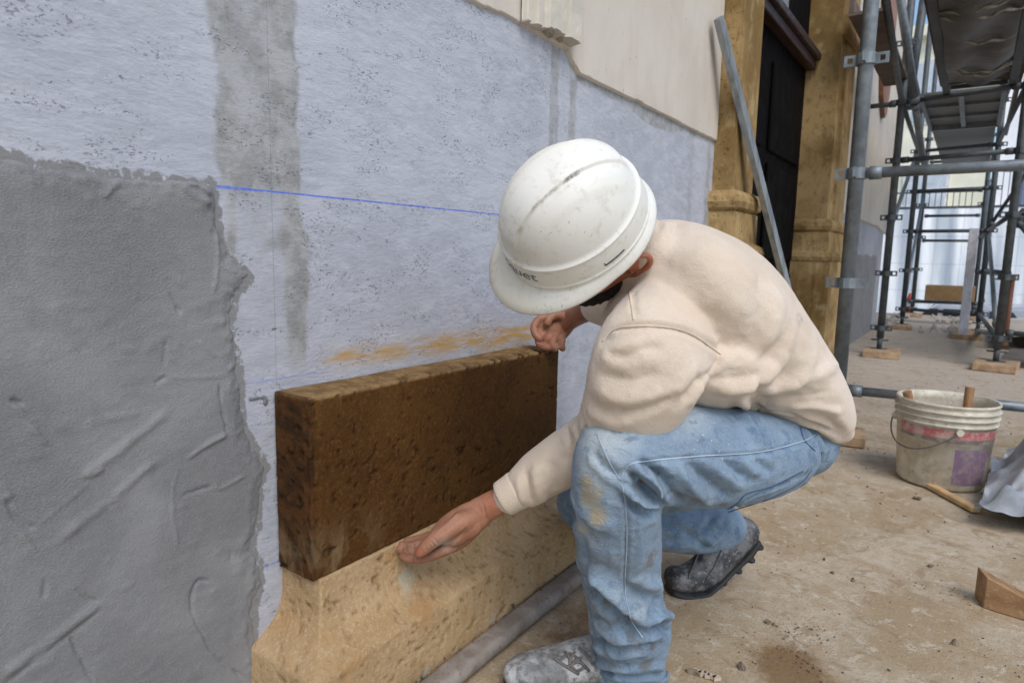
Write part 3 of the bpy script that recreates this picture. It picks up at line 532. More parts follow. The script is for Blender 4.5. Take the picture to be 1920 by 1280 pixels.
led(tuple(at(1738, -40, 5.9)), tuple(at(1702, 205, 6.0)), .036, None, 'brace'); led((.12, 9.8, 1.3), (.79, 9.76, 2.7), .02, None, 'brace'); led((.23, 6.75, 1.8), (.92, 6.68, 3.3), .02, None, 'brace'); led((.13, 9.9, .4), (.08, 12.3, 2.1), .02, M_galv, 'brace')
# decks seen from below
def deckpart(name, boxes, mat, parent=scf, **kw):
    bm = bmesh.new()
    for lo_, hi_ in boxes: box(bm, lo_, hi_)
    return link(name, bm_mesh(bm), mat, parent, **kw)
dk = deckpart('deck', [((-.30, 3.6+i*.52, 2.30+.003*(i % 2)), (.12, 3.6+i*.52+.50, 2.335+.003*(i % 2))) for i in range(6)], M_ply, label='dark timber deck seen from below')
deckpart('deck_bearer', [((-.34, 3.58, 2.262), (-.29, 6.9, 2.34)), ((.10, 3.58, 2.262), (.15, 6.9, 2.34))]+[((-.285, 4.08+i*.52, 2.268), (.095, 4.12+i*.52, 2.298)) for i in range(6)], M_galvd, dk)
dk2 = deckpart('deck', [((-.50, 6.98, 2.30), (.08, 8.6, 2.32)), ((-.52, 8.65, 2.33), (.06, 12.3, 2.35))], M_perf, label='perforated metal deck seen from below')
deckpart('deck_bearer', [((-.52, 6.98, 2.258), (-.49, 8.6, 2.299)), ((.065, 6.98, 2.258), (.10, 8.6, 2.299)), ((-.235, 7.0, 2.262), (-.195, 8.6, 2.298)), ((-.50, 7.45, 2.275), (.08, 7.48, 2.299)), ((-.50, 8.0, 2.275), (.08, 8.03, 2.299)), ((-.50, 8.56, 2.25), (.08, 8.61, 2.299))], M_galv, dk2)
M_bd = plain('brown_bracket_deck', (.13, .095, .075), .9, 0, .4, 10, .5)
dk3 = deckpart('deck', [((-.82, 5.0, 2.44), (-.62, 7.1, 2.46)), ((-.82, 5.0, 2.462), (-.79, 7.1, 2.55))], M_bd, label='narrow brown bracket deck beside the house wall')
deckpart('toe_board', [((.165, 3.6, 2.34), (.19, 9.8, 2.50)), ((-.37, 3.6, 2.342), (-.345, 6.9, 2.42))], M_bd)
sag = np.array([[x_, y_, 2.255-.05*math.sin((x_+.35)/.45*3.14)-.018*math.sin(y_*7)+.02*math.sin(x_*22+y_*3)] for x_ in np.linspace(-.285, .095, 24) for y_ in np.linspace(3.7, 6.3, 60)])
o = sheet = link('torn_sheeting', np_mesh(sag, grid_faces(24, 60)), plain('dark_sheeting', (.10, .10, .10), .6, 0, .6, 5, .6, .01), scf)
# ---- timber pads under the standards
def pad(x0, x1, y0, y1, z1, rz, label, name='timber_pad', mat=None, cat='timber block'):
    bm = bmesh.new(); box(bm, (x0, y0, .001), (x1, y1, z1), Matrix.Rotation(rz, 3, 'Z')); bevel(bm, .004, 1); me = bm_mesh(bm)
    return link(name, me, mat or M_tim, label=label, cat=cat, group='timber pads under the scaffold feet')
pad(-.60, -.345, 3.335, 3.56, .05, .12, 'timber pad with a reddish end under the nearest scaffold pole, just behind the worker')
pad(-.76, -.47, 6.66, 7.05, .058, .06, 'timber pad under the second scaffold pole on the wall side')
pad(.085, .375, 6.46, 6.90, .058, -.1, 'large timber pad under the right foreground scaffold pole')
pad(-.82, -.58, 9.75, 10.12, .055, .1, 'timber pad under the third scaffold pole on the wall side')
pad(-.13, .16, 9.05, 9.9, .055, 0, 'dark timber pad beneath the white plank')
pad(-.84, -.60, 12.15, 12.5, .055, .1, 'farthest timber pad on the wall side'); pad(-.06, .18, 12.2, 12.5, .055, 0, 'farthest timber pad on the street side')
for x_, y_, l_ in ((.62, 3.5, 'timber pad under the right pole nearest the bucket'), (.95, 6.7, 'timber pad under the outer scaffold pole on the right'), (.80, 9.8, 'timber pad under the outer far scaffold pole')): pad(x_-.13, x_+.13, y_-.16, y_+.16, .05, 0, l_)
# ---- loose things near by
p0 = ony(1805, 628, 9.0); h_ = ony(1802, 428, 9.0)[2]
bm = bmesh.new(); box(bm, (p0[0]-.045, 8.985, .058), (p0[0]+.045, 9.02, h_)); bevel(bm, .004, 1); me = bm_mesh(bm); link('white_plank', me, plain('whitewashed_wood', (.55, .55, .60), .85, 0, .2, 14), label='upright whitewashed plank standing on a timber pad in the scaffold', cat='plank')
bm = bmesh.new(); box(bm, (-.525, 11.0, .335), (.055, 11.25, .545)); bevel(bm, .006, 1); bw = link('cardboard_box', bm_mesh(bm), plain('brown_card', (.27, .165, .075), .9, 0, .2, 10), label='long brown cardboard box lying across the far scaffold tubes', cat='box')
bm = bmesh.new(); box(bm, (-.50, 11.02, .5455), (.03, 11.1, .549)); link('flap', bm_mesh(bm), bpy.data.materials['brown_card'], bw)
led((-.72, 11.05, .30), (.10, 11.05, .315), .02)
# bucket
bk = empty('mortar_bucket', (-.035, 3.05, 0), label='dirty cream plastic bucket with red band and purple label, holding tools', cat='bucket')
BX, BY = -.035, 3.05
k = NB('dirty_bucket_plastic'); a = k.noise(12, 5, .65, .4); b = k.noise(50, 5, .7); col = k.mix(k.ramp(a, .35, .65), (.44, .39, .29), (.66, .61, .50)); col = k.mix(k.ramp(b, .52, .68, 0, .6), col, (.27, .22, .15)); k.bump(b, .3, .002); M_bk = k.fin(col, .5)
def ringprof(pr_, a0=0, a1=2*math.pi, n=72, close=True):
    V = []; th = np.linspace(a0, a1, n, endpoint=not close)
    for r, z in pr_: V += [(BX+r*math.cos(t_), BY+r*math.sin(t_), z) for t_ in th]
    return np_mesh(np.array(V), grid_faces(len(pr_), n, close))
link('shell', ringprof([(.0, .012), (.135, .012), (.162, .30), (.1635, .330), (.172, .332), (.174, .322), (.168, .318), (.168, .304), (.1765, .303), (.1765, .297), (.168, .294), (.167, .280), (.1755, .279), (.1755, .273), (.1665, .270), (.1655, .256), (.173, .255), (.173, .249), (.1645, .246), (.148, .012), (.142, .002), (.0, .002)]), M_bk, bk)
k = NB('red_print'); a = k.noise(30, 5, .7); M_red = k.fin(k.mix(k.ramp(a, .38, .62, 0, .75), (.42, .11, .11), (.48, .40, .33)), .5)
k = NB('purple_print'); a = k.noise(30, 5, .7); M_pur = k.fin(k.mix(k.ramp(a, .42, .62, 0, .6), (.20, .13, .19), (.33, .27, .24)), .5)
k = NB('grey_print'); a = k.noise(30, 5, .7); M_gp = k.fin(k.mix(k.ramp(a, .45, .6, 0, .6), (.17, .13, .12), (.4, .34, .27)), .5)
rr_ = lambda z: .148+(.1645-.148)*(z-.012)/.234+.0008
link('red_band', ringprof([(rr_(.205), .205), (rr_(.238), .238)], -2.6, .3, 60, False), M_red, bk); link('grey_band', ringprof([(rr_(.190), .190), (rr_(.203), .203)], -2.6, .3, 60, False), M_gp, bk); link('purple_label', ringprof([(rr_(.03), .03), (rr_(.168), .168)], -1.30, -.45, 30, False), M_pur, bk)
bm = bmesh.new(); hd = []
for i in range(17):
    t_ = i/16; a_ = math.radians(-178+105*t_); rr2 = .178+.016*math.sin(t_*math.pi); hd.append((BX+rr2*math.cos(a_), BY+rr2*math.sin(a_), .235-.085*math.sin(t_*math.pi)))
curve_tube(bm, hd, .0028, 8, 2); link('handle', bm_mesh(bm, True), plain('rusty_wire', (.13, .11, .10), .6, .5), bk)
bm = bmesh.new()
for a_ in (-178, -73): bm = bmesh.new(); c_, s_ = math.cos(math.radians(a_)), math.sin(math.radians(a_)); tube(bm, (BX+.164*c_, BY+.164*s_, .236), (BX+.182*c_, BY+.182*s_, .236), .012, 12); link('handle_lug', bm_mesh(bm), M_bk, bk)
M_hnd = plain('worn_handle_wood', (.30, .155, .07), .6, 0, .3, 30)
bm = bmesh.new(); tube(bm, (BX-.05, BY+.02, .02), (BX-.135, BY-.04, .345), .014, 14, .017); link('trowel', bm_mesh(bm), M_hnd, label='wooden tool handle leaning on the left rim inside the bucket', cat='tool')
bm = bmesh.new(); tube(bm, (BX+.06, BY-.02, .02), (BX+.068, BY+.035, .378), .013, 14, .0165); link('hammer', bm_mesh(bm), M_hnd, label='dark wooden tool handle standing upright in the bucket', cat='tool')
# stick
a_ = onz(1738, 912); b2_ = onz(1830, 962); d = Vector(b2_-a_); d.z = 0; ang = math.atan2(d.y, d.x); mid = (Vector(a_)+Vector(b2_))/2
bm = bmesh.new(); L = d.length; box(bm, (mid.x-L/2, mid.y-.016, .002), (mid.x+L/2, mid.y+.016, .020), Matrix.Rotation(ang, 3, 'Z')); bevel(bm, .003, 1); link('wooden_stick', bm_mesh(bm), plain('new_pine', (.50, .33, .16), .8, 0, .2, 26), label='short pale pine stick lying on the ground before the bucket', cat='stick')
# wedge
W0 = onz(1843, 1140); bm = bmesh.new(); ux = Vector((.95, -.12, 0)).normalized(); uy = Vector((-.30, .95, 0)).normalized(); O = Vector(W0); O.z = .001
pts = [(0, 0), (.21, 0), (.21, .012), (.0, .082)]; A_ = [bm.verts.new(O+ux*u+Vector((0, 0, v))) for u, v in pts]; B_ = [bm.verts.new(O+ux*u+uy*.06+Vector((0, 0, v))) for u, v in pts]
bm.faces.new(A_); bm.faces.new(B_[::-1])
for i in range(4): bm.faces.new((A_[i], B_[i], B_[(i+1) % 4], A_[(i+1) % 4]))
bevel(bm, .002, 1); k = NB('sawn_wood'); a = k.noise(16, 5, .65, .5, k.mapv((.3, 1, 1))); b = k.noise(60, 5, .7); col = k.mix(k.ramp(a, .35, .65), (.20, .10, .04), (.36, .21, .10)); col = k.mix(k.ramp(b, .5, .68, 0, .5), col, (.45, .35, .22)); k.bump(b, .5, .002); link('wooden_wedge', bm_mesh(bm), k.fin(col, .85), label='brown wooden wedge lying at the right edge of the ground', cat='wedge')
# silver sheet draped over bags
cx_, cy_ = .475, 3.06; n1_, n2_ = 90, 90; V = []
U = np.linspace(-1, 1, n1_); W = np.linspace(-1, 1, n2_); UU, WW = np.meshgrid(U, W, indexing='ij'); UU = UU.ravel(); WW = WW.ravel()
q = np.maximum(np.abs(UU), np.abs(WW)); X_ = UU*.36+.05*WW; Y_ = WW*.50; Pn = np.stack([X_*1., Y_, X_*0], 1)
Z_ = .265-.185*sstep(.55, 1.0, q)+.03*fbm(Pn, 5, 2, 7)+.05*np.maximum(0, .5-np.abs(fbm(Pn, 3.2, 2, 9))*2.2)-.09*np.abs(fbm(Pn, 7, 2, 31))-.03*np.abs(fbm(Pn, 16, 2, 41))
V = np.stack([cx_+X_+.05*fbm(Pn, 3, 2, 4)*q, cy_+Y_+.05*fbm(Pn, 3.3, 2, 5)*q, np.maximum(Z_, np.where(q < .8, .125, .02))], 1)
k = NB('silver_sheet'); a = k.noise(6, 5, .6, .5); b = k.noise(30, 4, .6); col = k.mix(k.ramp(a, .35, .65), (.28, .30, .32), (.46, .48, .50)); k.bump(b, .4, .006); link('plastic_sheet', np_mesh(V, grid_faces(n1_, n2_)), k.fin(col, .42, .15), label='crumpled silver grey plastic sheet draped over bags beside the bucket', cat='plastic sheet')
bm = bmesh.new()
for i in range(3): ellip(bm, (cx_-.02, cy_-.28+i*.28, .055), [(1, 0, 0), (0, 1, 0), (0, 0, 1)], (.22, .14, .055))
link('cement_bags', fuse(bm, .012, 3), plain('dark_sack', (.05, .045, .04), .9, 0, .3, 30), label='dark sacks lying under the silver plastic sheet', cat='sacks')
# sloping boards, right
bm = bmesh.new(); box(bm, (.30, 8.2, .20), (1.6, 10.6, .222), Matrix.Rotation(-.10, 3, 'Y')); link('plywood_sheet', bm_mesh(bm), plain('pale_ply', (.50, .44, .36), .9, 0, .15, 6), label='pale plywood sheet sloping on supports at the far right', cat='board')
bm = bmesh.new(); box(bm, (.45, 8.6, .001), (1.6, 10.3, .16)); link('pallet', bm_mesh(bm), plain('dark_pallet', (.05, .04, .03), .9), label='dark low pallet under the sloping plywood', cat='pallet')
bm = bmesh.new()
for i in range(4): box(bm, (.32+i*.24, 6.9, .001), (.50+i*.24, 8.0, .05+.02*(i % 2)), Matrix.Rotation(.1*(i-1), 3, 'Z'))
link('stacked_boards', bm_mesh(bm), plain('grey_boards', (.12, .10, .085), .9, 0, .4, 12), label='dark grey boards lying flat behind the right scaffold pole', cat='boards')
rg = np.random.default_rng(8); sp = [((rg.uniform(-.5, .35), rg.uniform(9.5, 12.5), .02), rg.uniform(.015, .045)) for i in range(70)]+[((rg.uniform(-.95, -.75), rg.uniform(9.6, 12.4), .03), rg.uniform(.02, .06)) for i in range(40)]
crumbs('rubble', sp, plain('rubble_stone', (.42, .38, .33), .9, 0, .4, 20), kind='stuff', label='loose pale rubble scattered between the far scaffold feet', cat='rubble')
# cone
cn = empty('traffic_cone', (-.80, 12.5, 0), label='small red and white traffic cone beyond the corner of the house', cat='traffic cone')
bm = bmesh.new(); tube(bm, (-.80, 12.5, .02), (-.80, 12.5, .36), .085, 20, .018); box(bm, (-.92, 12.38, .001), (-.68, 12.62, .02)); link('cone_body', bm_mesh(bm), plain('cone_red', (.62, .07, .035), .5), cn)
bm = bmesh.new(); tube(bm, (-.80, 12.5, .15), (-.80, 12.5, .24), .0605, 20, .044, False); link('white_band', bm_mesh(bm), plain('cone_white', (.75, .75, .75), .4), cn)

# ================================================================== STREET BEYOND THE TERRACE
def car(x0, y0, rz, paint, label, L=4.1):
    c_ = empty('parked_car', (x0, y0, -1.3), label=label, cat='car', group='cars parked beyond the terrace'); MM = Matrix.Translation((x0, y0, -1.3)) @ Matrix.Rotation(rz, 4, 'Z')
    def body(pf, w0, name, mat, par, inset=0):
        bm = bmesh.new(); rows = []
        for s_ in (-1, -.93, 0, .93, 1):
            k2 = .96 if abs(s_) == 1 else 1; rows.append([bm.verts.new((x_*k2, s_*w0*(1-inset*max(0, (z_-.9)/.6)), .45+(z_-.45)*(.97 if abs(s_) == 1 else 1))) for x_, z_ in pf])
        for A, B in zip(rows, rows[1:]):
            for i in range(len(pf)): bm.faces.new((A[i], A[(i+1) % len(pf)], B[(i+1) % len(pf)], B[i]))
        bm.faces.new(rows[0][::-1]); bm.faces.new(rows[-1]); bm.transform(MM); bevel(bm, .02, 2); return link(name, bm_mesh(bm), mat, par)
    b_ = body([(-2.0, .30), (-2.05, .62), (-1.95, .86), (-1.0, .97), (-.35, 1.42), (1.05, 1.45), (1.75, 1.02), (2.0, .95), (2.05, .55), (1.98, .28)], .84, 'body', paint, c_, .16)
    Mg = plain('car_glass', (.02, .025, .03), .08, 0, .1, 2, 0, spec=.8)
    for a, b in (((-.86, .98), (-.34, 1.36)), ((-.26, .98), (.32, 1.38)), ((.40, .98), (1.0, 1.38))):
        for s_ in (1, -1):
            bm = bmesh.new(); x0_, x1_ = a[0], b[0]; sl = .40 if a[0] < -.5 else 0; sr = -.28 if a[0] > .3 else 0
            z0, z1 = .985, 1.36; f_ = [(x0_, z0), (x1_-sr*0, z0), (x1_+sr, z1), (x0_+sl, z1)]
            o_ = [[bm.verts.new((x_, s_*(.84*(1-.16*max(0, (z_-.9)/.6))+e_), z_)) for x_, z_ in f_] for e_ in (-.01, .008)]
            bm.faces.new(o_[0][::-1]); bm.faces.new(o_[1])
            for i in range(4): bm.faces.new((o_[0][i], o_[0][(i+1) % 4], o_[1][(i+1) % 4], o_[1][i]))
            bm.transform(MM); link('window', bm_mesh(bm), Mg, c_)
    for sx in (-1.25, 1.3):
        for s_ in (1, -1):
            bm = bmesh.new(); tube(bm, (sx, s_*.68, .31), (sx, s_*.87, .31), .31, 24); bm.transform(MM); wh = link('wheel', bm_mesh(bm), plain('tyre', (.02, .02, .02), .8), c_)
            bm = bmesh.new(); tube(bm, (sx, s_*.86, .31), (sx, s_*.885, .31), .19, 20); bm.transform(MM); link('rim', bm_mesh(bm), M_galv, wh)
    for s_ in (-.6, .6): bm = bmesh.new(); box(bm, (-2.04, s_-.14, .66), (-1.98, s_+.14, .78)); bm.transform(MM); link('headlight', bm_mesh(bm), plain('lamp_glass', (.7, .7, .7), .1), c_)
car(-.1, 14.6, 0, plain('silver_paint', (.45, .46, .48), .3, .3, .05, 3, 0), 'silver car parked just beyond the terrace behind the brown box')
car(4.4, 14.9, 0, plain('dark_paint', (.06, .07, .075), .25, .3, .05, 3, 0), 'dark car parked at the right beyond the sloping plywood')
k = NB('white_tarpaulin'); a = k.noise(2.2, 5, .6, 1.2, k.mapv((1, 1, .35))); X = k.xyz()
gx = k.ramp(k.math('ABSOLUTE', k.math('SUBTRACT', k.math('FRACT', k.mul(X[0], 2.2)), .5)), .035, .015); gz = k.ramp(k.math('ABSOLUTE', k.math('SUBTRACT', k.math('FRACT', k.mul(X[2], 1.8)), .5)), .03, .012)
col = k.mix(k.ramp(a, .35, .65), (.80, .85, .87), (.90, .91, .92)); col = k.mix(k.mul(k.math('MAXIMUM', gx, gz), .28), col, (.38, .42, .44)); k.bump(a, .5, .05); k.b.inputs['Transmission Weight'].default_value = 0; M_tarp = k.fin(col, .6)
V = np.array([[x_, 16.2+.05*math.sin(x_*9+z_)+.03*math.sin(x_*23), z_] for x_ in np.linspace(-9, 26, 430) for z_ in np.linspace(-1.3, 1.95, 12)])
fn = empty('site_fence', (1.5, 16.2, -1.3), label='white tarpaulin fence along the far side of the street', cat='fence'); link('tarpaulin', np_mesh(V, grid_faces(430, 12)), M_tarp, fn)
for i in range(14): bm = bmesh.new(); tube(bm, (-8.8+i*2.55, 16.30, -1.3), (-8.8+i*2.55, 16.30, 2.05), .03, 10); link('post', bm_mesh(bm), M_galvd, fn)
bm = bmesh.new(); tube(bm, (-9, 16.28, 1.98), (26, 16.28, 1.98), .025, 10); link('rail', bm_mesh(bm), M_galvd, fn)
def house(x0, x1, y0, h, mat, label, wins, wcol, balc=None, name='town_house'):
    b_ = empty(name, ((x0+x1)/2, y0+4, -1.3), label=label, cat='house'); bm = bmesh.new(); box(bm, (x0, y0, -1.3), (x1, y0+8, h)); link('wall', bm_mesh(bm), mat, b_)
    bm = bmesh.new(); box(bm, (x0-.15, y0-.35, h+.002), (x1+.15, y0+8.1, h+.3)); link('cornice', bm_mesh(bm), mat, b_)
    for wx0, wx1, wz0, wz1 in wins:
        bm = bmesh.new(); box(bm, (wx0-.08, y0-.05, wz0-.08), (wx1+.08, y0-.003, wz1+.08)); f_ = link('window', bm_mesh(bm), plain('frame_white', (.75, .74, .72), .6), b_)
        bm = bmesh.new(); box(bm, (wx0, y0-.07, wz0), ((wx0+wx1)/2-.03, y0-.052, wz1)); box(bm, ((wx0+wx1)/2+.03, y0-.07, wz0), (wx1, y0-.052, wz1)); link('pane', bm_mesh(bm), wcol, f_)
    if balc:
        for bx0, bx1, bz in balc:
            bm = bmesh.new(); box(bm, (bx0, y0-1.0, bz-.15), (bx1, y0-.004, bz)); bl = link('balcony', bm_mesh(bm), mat, b_)
            bm = bmesh.new(); box(bm, (bx0, y0-.98, bz+.93), (bx1, y0-.94, bz+.97)); box(bm, (bx0, y0-.98, bz+.03), (bx1, y0-.94, bz+.06))
            for i in range(int((bx1-bx0)/.14)): box(bm, (bx0+i*.14, y0-.97, bz+.06), (bx0+i*.14+.02, y0-.95, bz+.93))
            link('railing', bm_mesh(bm), M_galvd, bl)
gl = plain('pale_pane', (.6, .64, .68), .25, 0, .2, 2, 0)
house(-9, 0.15, 23, 7.2, plain('yellow_render', (.92, .87, .68), .9, 0, .08, 1.5), 'pale yellow house across the street at the left', [(-1.85, -.85, 2.0, 3.6), (-4.2, -3.2, 2.0, 3.6), (-1.85, -.85, 4.9, 6.5), (-4.2, -3.2, 4.9, 6.5)], gl, [(-2.3, .0, 1.85)])
house(.35, 9, 23.6, 9.5, plain('lavender_render', (.86, .87, .92), .9, 0, .08, 1.5), 'pale lavender apartment house across the street at the right', [(.9, 1.7, 2.5, 4.2), (2.6, 3.6, 2.5, 4.2), (.9, 1.7, 5.6, 7.2), (2.6, 3.6, 5.6, 7.2)], plain('blue_pane', (.18, .22, .36), .25, 0, .2, 2, 0), [(.45, 4.2, 2.4)], 'apartment_house')

bm = bmesh.new()
for j, y_ in enumerate((3.95, 4.5, 4.62, 5.2, 5.9, 6.0)):
    bm = bmesh.new(); curve_tube(bm, [(-.285+.38*t_, y_+.05*math.sin(t_*5+j)+.03*math.sin(t_*17+j*2), 2.245-.05*math.sin(t_*3.14)-.012*math.sin(y_*7)) for t_ in np.linspace(0, 1, 14)], [.004+.007*abs(math.sin(i*1.7+j)) for i in range(14)], 6, 2)
    link('torn_edge', bm_mesh(bm, True), bpy.data.materials.get('pale_torn_edge') or plain('pale_torn_edge', (.30, .28, .23), .9, 0, .4, 30), sheet)

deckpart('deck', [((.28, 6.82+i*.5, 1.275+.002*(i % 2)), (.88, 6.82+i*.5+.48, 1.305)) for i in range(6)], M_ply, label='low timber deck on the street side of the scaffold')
led((.24, 6.85, .78), (.13, 9.75, .78)); led((.93, 6.78, 2.25), (.81, 9.72, 2.25)); led((.22, 6.85, 2.75), (.13, 9.75, 2.75)); led((.62, 3.56, 2.30), (.93, 6.64, 2.25)); led((.2, 3.6, 2.36), (.2, 6.7, 2.36))
led((-.66, 7.0, 2.76), (-.70, 9.9, 2.76)); led((-.66, 6.97, 1.1), (-.72, 9.95, 2.2), .02, M_galv, 'brace'); led((.20, 6.80, .35), (.12, 9.75, 1.2), .02, M_galv, 'brace'); led((.92, 6.72, .3), (.26, 6.76, 1.2), .019, None, 'brace'); led((-.70, 10.05, .3), (-.74, 12.3, 1.9), .02, M_galv, 'brace')
led((.33, 8.3, .03), (.33, 8.3, .75), .028, M_brown, 'stub_post')

# ================================================================== THE MASON
person = empty('person', (-.5, 1.35, 0), label='mason in white hard hat, beige sweatshirt and stained jeans crouching to feel the block', cat='person')
HC = np.array([-.537, .957, .897]); HF = np.array([-.6306, -.4711, -.6168]); HF /= np.linalg.norm(HF); HU = np.array([.1556, -.8404, .5087]); HU -= HF*(HU@HF); HU /= np.linalg.norm(HU); HL = np.cross(HU, HF)
def hp(f, l, u): return HC+HF*(f-.026)+HL*l+HU*(u-.010)
KD = RW @ np.array([0, 0, -1.]); DEP = tuple(KD)      # horizontal-ish axis across the body
def S(px, py, d, a, b): return (at(px, py, d), a, b)
AXC = [tuple(RW[:, 0]), tuple(RW[:, 1]), tuple(RW[:, 2])]
# ---- skin: one continuous body
bm = bmesh.new()
loft(bm, [S(1480, 800, 1.39, .05, .09), S(1430, 705, 1.33, .06, .10), S(1345, 610, 1.26, .07, .12), S(1250, 525, 1.20, .06, .10), S(1200, 490, 1.18, .05, .055)], DEP)
nk = hp(-.045, 0, -.13)
loft(bm, [(at(1215, 500, 1.19), .055, .055), (nk, .050, .058), (hp(-.02, 0, -.06), .06, .06)], DEP)
ellip(bm, hp(-.010, 0, .015), (HF, HL, HU), (.088, .074, .102)); ellip(bm, hp(.020, 0, -.055), (HF, HL, HU), (.066, .060, .072))
loft(bm, [(hp(.035, 0, -.115), .040, .030), (hp(.062, 0, -.128), .027, .022)], tuple(HL)); loft(bm, [(hp(-.005, .052, -.090), .022, .020), (hp(.045, .03, -.122), .018, .018)], tuple(HU)); loft(bm, [(hp(-.005, -.052, -.090), .022, .020), (hp(.045, -.03, -.122), .018, .018)], tuple(HU))
loft(bm, [(hp(.080, 0, -.015), .009, .008), (hp(.098, 0, -.045), .012, .012), (hp(.104, 0, -.058), .015, .012)], tuple(HL)); ellip(bm, hp(.094, .011, -.062), (HF, HL, HU), (.010, .009, .008)); ellip(bm, hp(.094, -.011, -.062), (HF, HL, HU), (.010, .009, .008))
loft(bm, [(hp(.078, .040, -.006), .009, .009), (hp(.088, 0, -.002), .009, .008), (hp(.078, -.040, -.006), .009, .009)], tuple(HU))
for s in (1, -1): ellip(bm, hp(.062, s*.042, -.05), (HF, HL, HU), (.02, .02, .018))
loft(bm, [(hp(.082, .020, -.085), .006, .007), (hp(.090, 0, -.083), .007, .008), (hp(.082, -.020, -.085), .006, .007)], tuple(HU)); loft(bm, [(hp(.080, .017, -.096), .006, .006), (hp(.088, 0, -.097), .008, .007), (hp(.080, -.017, -.096), .006, .006)], tuple(HU))
for s in (1, -1):                       # ears: rim, lobe and hollow
    e = [hp(-.010, s*.073, -.098), hp(-.018, s*.086, -.086), hp(-.036, s*.098, -.058), hp(-.034, s*.099, -.032), hp(-.012, s*.090, -.020), hp(.002, s*.079, -.036)]
    loft(bm, [(p, r, r) for p, r in zip(e, (.008, .0065, .0055, .0055, .005, .005))], tuple(HL), 10, 3); ellip(bm, hp(-.014, s*.076, -.060), (HF, HL, HU), (.014, .008, .024))
# arms under the sleeves, wrists and hands
loft(bm, [S(1255, 610, 1.16, .04, .045), S(1190, 740, 1.12, .042, .042), S(1135, 824, 1.19, .034, .034), S(1040, 876, 1.245, .028, .026), S(965, 922, 1.275, .025, .024), S(915, 950, 1.283, .027, .022), S(897, 960, 1.284, .028, .021)], DEP)
loft(bm, [S(905, 958, 1.284, .027, .021), S(878, 975, 1.280, .034, .022), S(850, 997, 1.278, .037, .020), S(828, 1013, 1.282, .031, .016)], DEP)
def finger(pts, r0, r1, k_=1.): loft(bm, [S(*p, (r0+(r1-r0)*i/(len(pts)-1)), k_*(r0+(r1-r0)*i/(len(pts)-1))) for i, p in enumerate(pts)], DEP, 12, 3)
finger([(888, 968, 1.276), (862, 980, 1.254), (834, 997, 1.240), (810, 1014, 1.236), (795, 1028, 1.238), (786, 1036, 1.241)], .0225, .0098)
ellip(bm, at(848, 1000, 1.262), AXC, (.034, .024, .022)); ellip(bm, at(872, 985, 1.268), AXC, (.034, .028, .020))
finger([(850, 1022, 1.268), (820, 1037, 1.262), (790, 1046, 1.268), (768, 1047, 1.280), (754, 1043, 1.290)], .0118, .0078)
finger([(838, 1016, 1.284), (808, 1028, 1.286), (780, 1035, 1.290), (758, 1034, 1.300), (748, 1029, 1.305)], .0112, .0076)
finger([(828, 1006, 1.296), (798, 1016, 1.300), (770, 1023, 1.304), (752, 1020, 1.312)], .0106, .0072)
finger([(822, 1000, 1.306), (798, 1006, 1.312), (777, 1011, 1.317), (762, 1012, 1.322)], .0096, .0066)
loft(bm, [S(1190, 545, 1.40, .055, .055), S(1150, 560, 1.50, .045, .045), S(1112, 572, 1.62, .036, .036), S(1080, 592, 1.70, .027, .024), S(1060, 605, 1.735, .026, .022)], DEP)
loft(bm, [S(1070, 595, 1.73, .027, .021), S(1048, 612, 1.742, .036, .019), S(1034, 628, 1.742, .031, .016)], DEP)
ellip(bm, at(1034, 618, 1.732), AXC, (.034, .036, .018)); ellip(bm, at(1024, 632, 1.724), AXC, (.022, .020, .014)); ellip(bm, at(1014, 614, 1.722), AXC, (.017, .024, .010))
finger([(1040, 598, 1.735), (1016, 596, 1.722), (1002, 610, 1.712), (1004, 627, 1.706), (1013, 635, 1.702)], .0122, .0095)
finger([(1040, 610, 1.735), (1020, 624, 1.718), (1010, 641, 1.708), (1018, 650, 1.706), (1030, 652, 1.708)], .0118, .0094)
finger([(1046, 618, 1.735), (1038, 636, 1.716), (1036, 647, 1.706), (1042, 654, 1.706)], .0112, .0092)
finger([(1054, 622, 1.738), (1054, 638, 1.722), (1053, 648, 1.714), (1055, 654, 1.714)], .0102, .0085)
finger([(1066, 600, 1.728), (1046, 590, 1.712), (1031, 596, 1.702), (1026, 607, 1.698)], .0145, .0105)
# legs under the jeans, feet in the boots
loft(bm, [S(1470, 830, 1.33, .05, .06), S(1340, 850, 1.17, .055, .055), S(1180, 855, 1.10, .055, .055), S(1160, 930, 1.12, .05, .05), S(1170, 1110, 1.23, .045, .045), S(1182, 1250, 1.33, .036, .036)], DEP)
loft(bm, [S(1182, 1245, 1.33, .030, .030), S(1160, 1270, 1.325, .026, .026), S(1120, 1285, 1.32, .020, .020)], DEP)
loft(bm, [S(1460, 850, 1.46, .07, .07), S(1300, 885, 1.55, .065, .065), S(1120, 925, 1.62, .05, .05), S(1100, 945, 1.66, .048, .048), S(1200, 975, 1.70, .045, .045), S(1345, 990, 1.75, .033, .033), S(1372, 1012, 1.755, .028, .030), S(1330, 1060, 1.73, .025, .026)], DEP)
skin = fuse(bm, .0026, 4, .5); tr = tree(skin)
folds(skin, tr, [([(812, 1008), (822, 1020)], .0018, -.0016), ([(808, 1013), (816, 1024)], .0016, -.0012), ([(795, 1022), (802, 1032)], .0016, -.0014), ([(776, 1013), (774, 1052)], .0016, -.0014), ([(762, 1014), (760, 1050)], .0015, -.0010), ([(905, 940), (915, 985)], .002, -.0012), ([(860, 960), (835, 985), (815, 1000)], .004, .0014), ([(880, 985), (850, 1015), (838, 1030)], .003, -.0014), ([(1004, 612), (1014, 616)], .0018, -.0014), ([(1006, 626), (1016, 628)], .0018, -.0012), ([(1000, 640), (1015, 642)], .002, -.0012)])
V = getv(skin)
